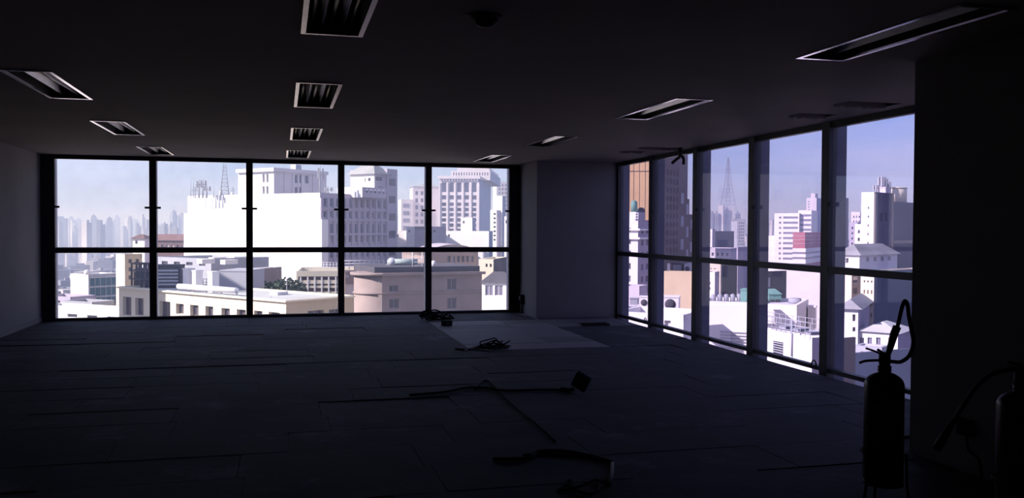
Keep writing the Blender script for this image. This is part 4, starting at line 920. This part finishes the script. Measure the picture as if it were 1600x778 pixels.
Q = r8c.uv('A', 1239, 508); MB().tube([(Q[0], -0.08, Q[1]-1.9), (Q[0], -0.08, Q[1]+0.3)], 0.05, 8).build('drain_pole', 'c_grey', r8c.root)
for k, (px, py, w_) in enumerate(((1222, 514, 16), (1243, 518, 14), (1262, 523, 16))):
    unit('pipe_bundle', ['low grey duct bundle behind the slatted vent', 'low grey duct bundle behind the drain pole', 'low grey duct bundle at the shaded end of the machine house'][k], 'duct bundle', z1, px-w_/2, px+w_/2, py-5, py, 'c_grey', 0.8, 86)

r9 = Bld('antenna_tower_block', 'dark tower block with white narrow side, shade coloured into the broad one, and antennas on the roof', 1366, 300, 100, 1346, 1394, 62, 'c_white', 'c_plum_shade')  # plum broad side carries painted-in shade
r9.grid('A', 1354, 318, 1360, 400, 1, 6, 0.4, 0.25, ('c_pane_mid',)); r9.win('B', 1375, 333, 1379, 346); r9.win('B', 1383, 332, 1387, 345); r9.done()
u = r9.uv('B', 1446, 330)[0]; z = r9.uv('B', 1396, 315)[1]
MB().box(-r9.LA, -0.1, r9.LB, u, 0, z).build('rear_wing', 'c_plum_shade', r9.root)
for (a, b, c, d) in ((1392.5, 1394, 302, 410), (1366.5, 1367.5, 302, 410)): p0 = r9.uv('B', a, c); p1 = r9.uv('B', b, d); MB().box(0, 0.12, p0[0], p1[0], p1[1], p0[1]).build('drain_pipe', 'c_taupe', r9.root)
p0 = r9.uv('B', 1395, 378); MB().box(-0.1, 0.25, p0[0], u, p0[1]-0.2, p0[1]+0.2).build('ledge', 'c_taupe', r9.root)
uu = r9.uv('B', 1421, 320)[0]; P = r9.C + r9.ey*uu - r9.ex*2.2; tk = tag(empty('round_cream_tank', (P.x, P.y, r9.zb+z)), 'big round cream tank room on the dark tower block', 'tank'); hh = (316-294)/FPX*(P-EYE).dot(FW)
MB().lathe([(1.7, 0), (1.7, hh-0.1), (1.55, hh)], n=24).build('drum', 'c_cream', tk); MB().lathe([(1.75, hh), (1.75, hh+0.12), (0.2, hh+0.25)], n=24).build('lid', 'c_cream', tk)
za = r9.top-0.8
for k, (px, yt, kd, w, lb) in enumerate(((1369, 287, 'panels', .10, 'short panel mast at the white corner of the dark tower block'), (1374, 284, 'yagi', .06, 'comb antenna next to the white corner of the dark tower block'), (1378, 273, 'panels', .13, 'tallest panel mast on the dark tower block'), (1382, 276, 'panels', .12, 'second tallest panel mast on the dark tower block'), (1388, 281, 'panels', .10, 'panel mast above the drain pipe of the dark tower block'), (1393, 290, 'yagi', .05, 'low comb antenna at the end of the dark tower block'))):
    antenna(lb, px, yt, 103+k*0.8, za, kd, w)
unit('roof_box', 'small lift box among the antennas of the dark tower block', 'roof box', za, 1370, 1384, 292, 301, 'c_pale', 1.5, 62, Y=102.5)
for lb, nm, xc, yt, Y, xl, xr, ph, ma, mB_, g in (
    ('white stepped annex of the dark tower block', 'white_annex', 1347, 350, 108, 1336, 1351, 52, 'c_white', 'c_mauve', (1338, 356, 1346, 392, 1, 3)),
    ('slim mauve tower at the outer fin before the dark tower block', 'mauve_tower', 1312, 309, 190, 1310, 1326, 75, 'c_mauve', 'c_plum_shade', (1310, 314, 1311, 385, 1, 1)),
    ('pale block between the slim mauve tower and the dark tower', 'pale_block', 1344, 331, 260, 1330, 1348, 52, 'c_pale', 'c_mauve', (1332, 335, 1345, 380, 3, 6)),
    ('mauve low block behind the white stepped annex', 'mauve_block', 1340, 347, 160, 1327, 1346, 52, 'c_mauve', 'c_mauve', (1329, 352, 1341, 385, 2, 4))):
    b = Bld(nm, lb, xc, yt, Y, xl, xr, ph, ma, mB_); b.grid('A', *g, 0.45, 0.45, ('c_pane', 'c_pane_mid')); b.done()
b = Bld('hip_roof_house', 'white house with grey hipped roof in front of the dark tower', 1343, 399, 76, 1308, 1402, 60, 'c_white', 'c_white2', parapet=0); b.win('A', 1321, 403, 1326, 411); b.grid('B', 1350, 402, 1395, 409, 4, 1, 0.4, 1); b.done(frames='c_white2'); hip(b, 'hip_roof', 'c_roof', 1.1, 0.3)
b = Bld('cream_flats', 'cream flats with a shaded column of windows below the hip-roofed house', 1331, 424, 70, 1300, 1347, 58, 'c_cream', 'c_taupe'); b.grid('B', 1332, 428, 1341, 500, 1, 4, 0.7, 0.5, ('c_pane',)); b.done(frames='c_steel')
b = Bld('shade_sided_flats', 'cream flats with rows of small windows and a blank side coloured dark blue for shade', 1366, 424, 66, 1345, 1442, 62, 'c_cream', 'c_slate'); b.grid('A', 1348, 429, 1365, 500, 3, 4, 0.4, 0.35, ('c_pane',)); b.done()  # slate side colour paints in the shade on the cream flats
b = Bld('white_gabled_house', 'small white house with eaves and one tall window', 1341, 483, 60, 1312, 1360, 42, 'c_white', 'c_mauve', parapet=0); b.win('A', 1332, 491, 1336.5, 502); b.win('A', 1332, 511, 1336.5, 518); b.done(frames='c_white2'); hip(b, 'roof', 'c_roof', 0.7, 0.35)
b = Bld('white_row_house', 'low white row house with four windows and grey roof', 1403, 521, 58, 1340, 1424, 52, 'c_white', 'c_mauve', parapet=0)
for x in (1343, 1355.5, 1369, 1388): b.win('A', x, 527, x+7, 539, 'c_pane_mid')
b.done(frames='c_white2', rec=0.15); hip(b, 'roof', 'c_roof_light', 0.7, 0.25)
b = Bld('taupe_party_wall', 'taupe shaded party wall near the sill', 1309, 529, 45, 1306, 1337, 74, 'c_taupe', 'c_taupe'); b.done()
b = Bld('grey_yard_roof', 'grey flat yard roof below the white row house', 1332, 552, 50, 1328, 1470, 78, 'c_grey', 'c_grey', roof='c_roof', parapet=0.2); b.win('B', 1380, 565, 1392, 580); b.done()
b = Bld('canopy_roof', 'pale canopy roof in front of the white row house', 1378, 543, 53, 1335, 1390, 55, 'c_steel', roof='c_white2', parapet=0.1); b.win('A', 1345, 549, 1352, 556); b.done()

# ---- transmitter tower, skyline, filling blocks, hills
P = at_y(1137, 330, 1500); t = tag(empty('transmitter_tower', (P.x, P.y, G)), 'far lattice transmitter tower above the hazy skyline', 'tower'); h = at_y(1137, 246, 1500).z-G; hb = h-95
for sx, sy in ((-1, -1), (1, -1), (1, 1), (-1, 1)): MB().tube([(sx*24, sy*24, 0), (sx*11, sy*11, hb), (sx*5, sy*5, hb+45), (sx*1.2, sy*1.2, h)], [1.0, 0.9, 0.7, 0.4], 5).build('leg', 'c_far3', t)
m = MB()
for k in range(13):
    z0, z1 = hb+95*k/13, hb+95*(k+1)/13; f = lambda z: 11-6*min(1, (z-hb)/45) if z < hb+45 else 5-3.8*(z-hb-45)/50
    for sy in (-1, 1):
        a, b_ = f(z0), f(z1); m.bar((-a, sy*a, z0), (b_, sy*b_, z1), 0.35); m.bar((a, sy*a, z0), (-b_, sy*b_, z1), 0.35); m.bar((-a, sy*a, z0), (a, sy*a, z0), 0.6)
m.build('bracing', 'c_far3', t)

def far_proto(m, k):
    a = MB()
    if k == 0: a.box(-0.5, 0.5, -0.5, 0.5, 0, 0.96); a.box(-0.25, 0.2, -0.2, 0.3, 0.96, 1.0)
    if k == 1: a.box(-0.5, 0.5, -0.5, 0.5, 0, 0.90); a.box(-0.38, 0.38, -0.38, 0.38, 0.90, 0.97); a.box(-0.1, 0.1, -0.1, 0.1, 0.97, 1.0)
    if k == 2: a.box(-0.5, 0.1, -0.5, 0.5, 0, 1.0); a.box(0.1, 0.5, -0.4, 0.5, 0, 0.93)
    return a.mesh('far_tower', m)
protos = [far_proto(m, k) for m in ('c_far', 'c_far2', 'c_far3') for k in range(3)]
rr = random.Random(21)
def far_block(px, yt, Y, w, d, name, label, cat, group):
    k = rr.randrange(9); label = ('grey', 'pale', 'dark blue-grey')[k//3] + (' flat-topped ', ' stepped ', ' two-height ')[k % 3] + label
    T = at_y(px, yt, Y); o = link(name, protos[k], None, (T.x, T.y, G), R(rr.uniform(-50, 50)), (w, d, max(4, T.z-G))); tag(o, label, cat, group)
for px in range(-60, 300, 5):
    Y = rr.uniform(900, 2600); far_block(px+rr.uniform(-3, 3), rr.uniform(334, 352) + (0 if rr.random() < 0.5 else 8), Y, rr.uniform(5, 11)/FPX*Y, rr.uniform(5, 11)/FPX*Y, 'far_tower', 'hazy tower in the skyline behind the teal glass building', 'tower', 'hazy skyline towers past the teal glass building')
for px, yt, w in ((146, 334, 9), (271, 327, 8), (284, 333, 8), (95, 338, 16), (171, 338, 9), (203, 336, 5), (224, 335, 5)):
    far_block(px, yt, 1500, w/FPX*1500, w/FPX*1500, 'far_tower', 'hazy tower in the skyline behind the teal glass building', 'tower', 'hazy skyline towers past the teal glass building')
for px in range(612, 690, 9):
    Y = rr.uniform(900, 2000); far_block(px, rr.uniform(335, 350), Y, 7/FPX*Y, 7/FPX*Y, 'far_tower', 'hazy tower between the blank-walled and stepped towers', 'tower', 'hazy towers behind the stepped tower')
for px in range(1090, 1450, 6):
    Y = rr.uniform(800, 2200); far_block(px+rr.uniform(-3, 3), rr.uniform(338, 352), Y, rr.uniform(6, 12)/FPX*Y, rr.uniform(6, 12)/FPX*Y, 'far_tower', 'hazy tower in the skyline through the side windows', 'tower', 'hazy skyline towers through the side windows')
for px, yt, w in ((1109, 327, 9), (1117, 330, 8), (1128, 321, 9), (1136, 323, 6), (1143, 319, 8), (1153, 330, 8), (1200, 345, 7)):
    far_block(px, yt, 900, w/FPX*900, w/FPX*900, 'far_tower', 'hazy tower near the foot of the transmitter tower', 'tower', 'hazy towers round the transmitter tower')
for k in range(150):                       # low and middling houses between
    px = rr.uniform(20, 215); y_ = rr.uniform(384, 470); drop = rr.uniform(20, 40); Y = min(1500, drop*FPX/(y_-356))
    far_block(px, y_, Y, rr.uniform(7, 14), rr.uniform(7, 14), 'low_house', 'hazy house block behind the teal glass building', 'house', 'low houses behind the teal glass building')
for k in range(70):
    px = rr.uniform(1090, 1460); Y = rr.uniform(460, 900); y_ = 356+rr.uniform(14, 36)*460/Y
    far_block(px, y_, Y, rr.uniform(8, 18), rr.uniform(8, 18), 'low_house', 'hazy house block under the skyline through the side windows', 'house', 'low houses under the side window skyline')
for k in range(30):
    px = rr.uniform(560, 800); Y = rr.uniform(250, 420); far_block(px, 356+rr.uniform(25, 50)*200/Y, Y, rr.uniform(10, 18), rr.uniform(10, 18), 'low_house', 'house block at the foot of the classical tower', 'house', 'low houses under the classical tower')

# ---- haze: a thin homogeneous air volume over the city
m = bpy.data.materials.new('haze'); m.use_nodes = True; n, l = m.node_tree.nodes, m.node_tree.links; n.clear()
o = n.new('ShaderNodeOutputMaterial'); v = n.new('ShaderNodeVolumeScatter'); v.inputs['Color'].default_value = (0.62, 0.72, 1.0, 1); v.inputs['Density'].default_value = 0.0009; v.inputs['Anisotropy'].default_value = 0.2
l.new(v.outputs['Volume'], o.inputs['Volume']); MATS['haze'] = m
hz_ = MB().box(-3500, 4500, 60, 4000, G+0.5, 45).build('haze', 'haze'); tag(hz_, 'thin bluish morning haze lying over the whole city', 'haze', None, 'stuff')
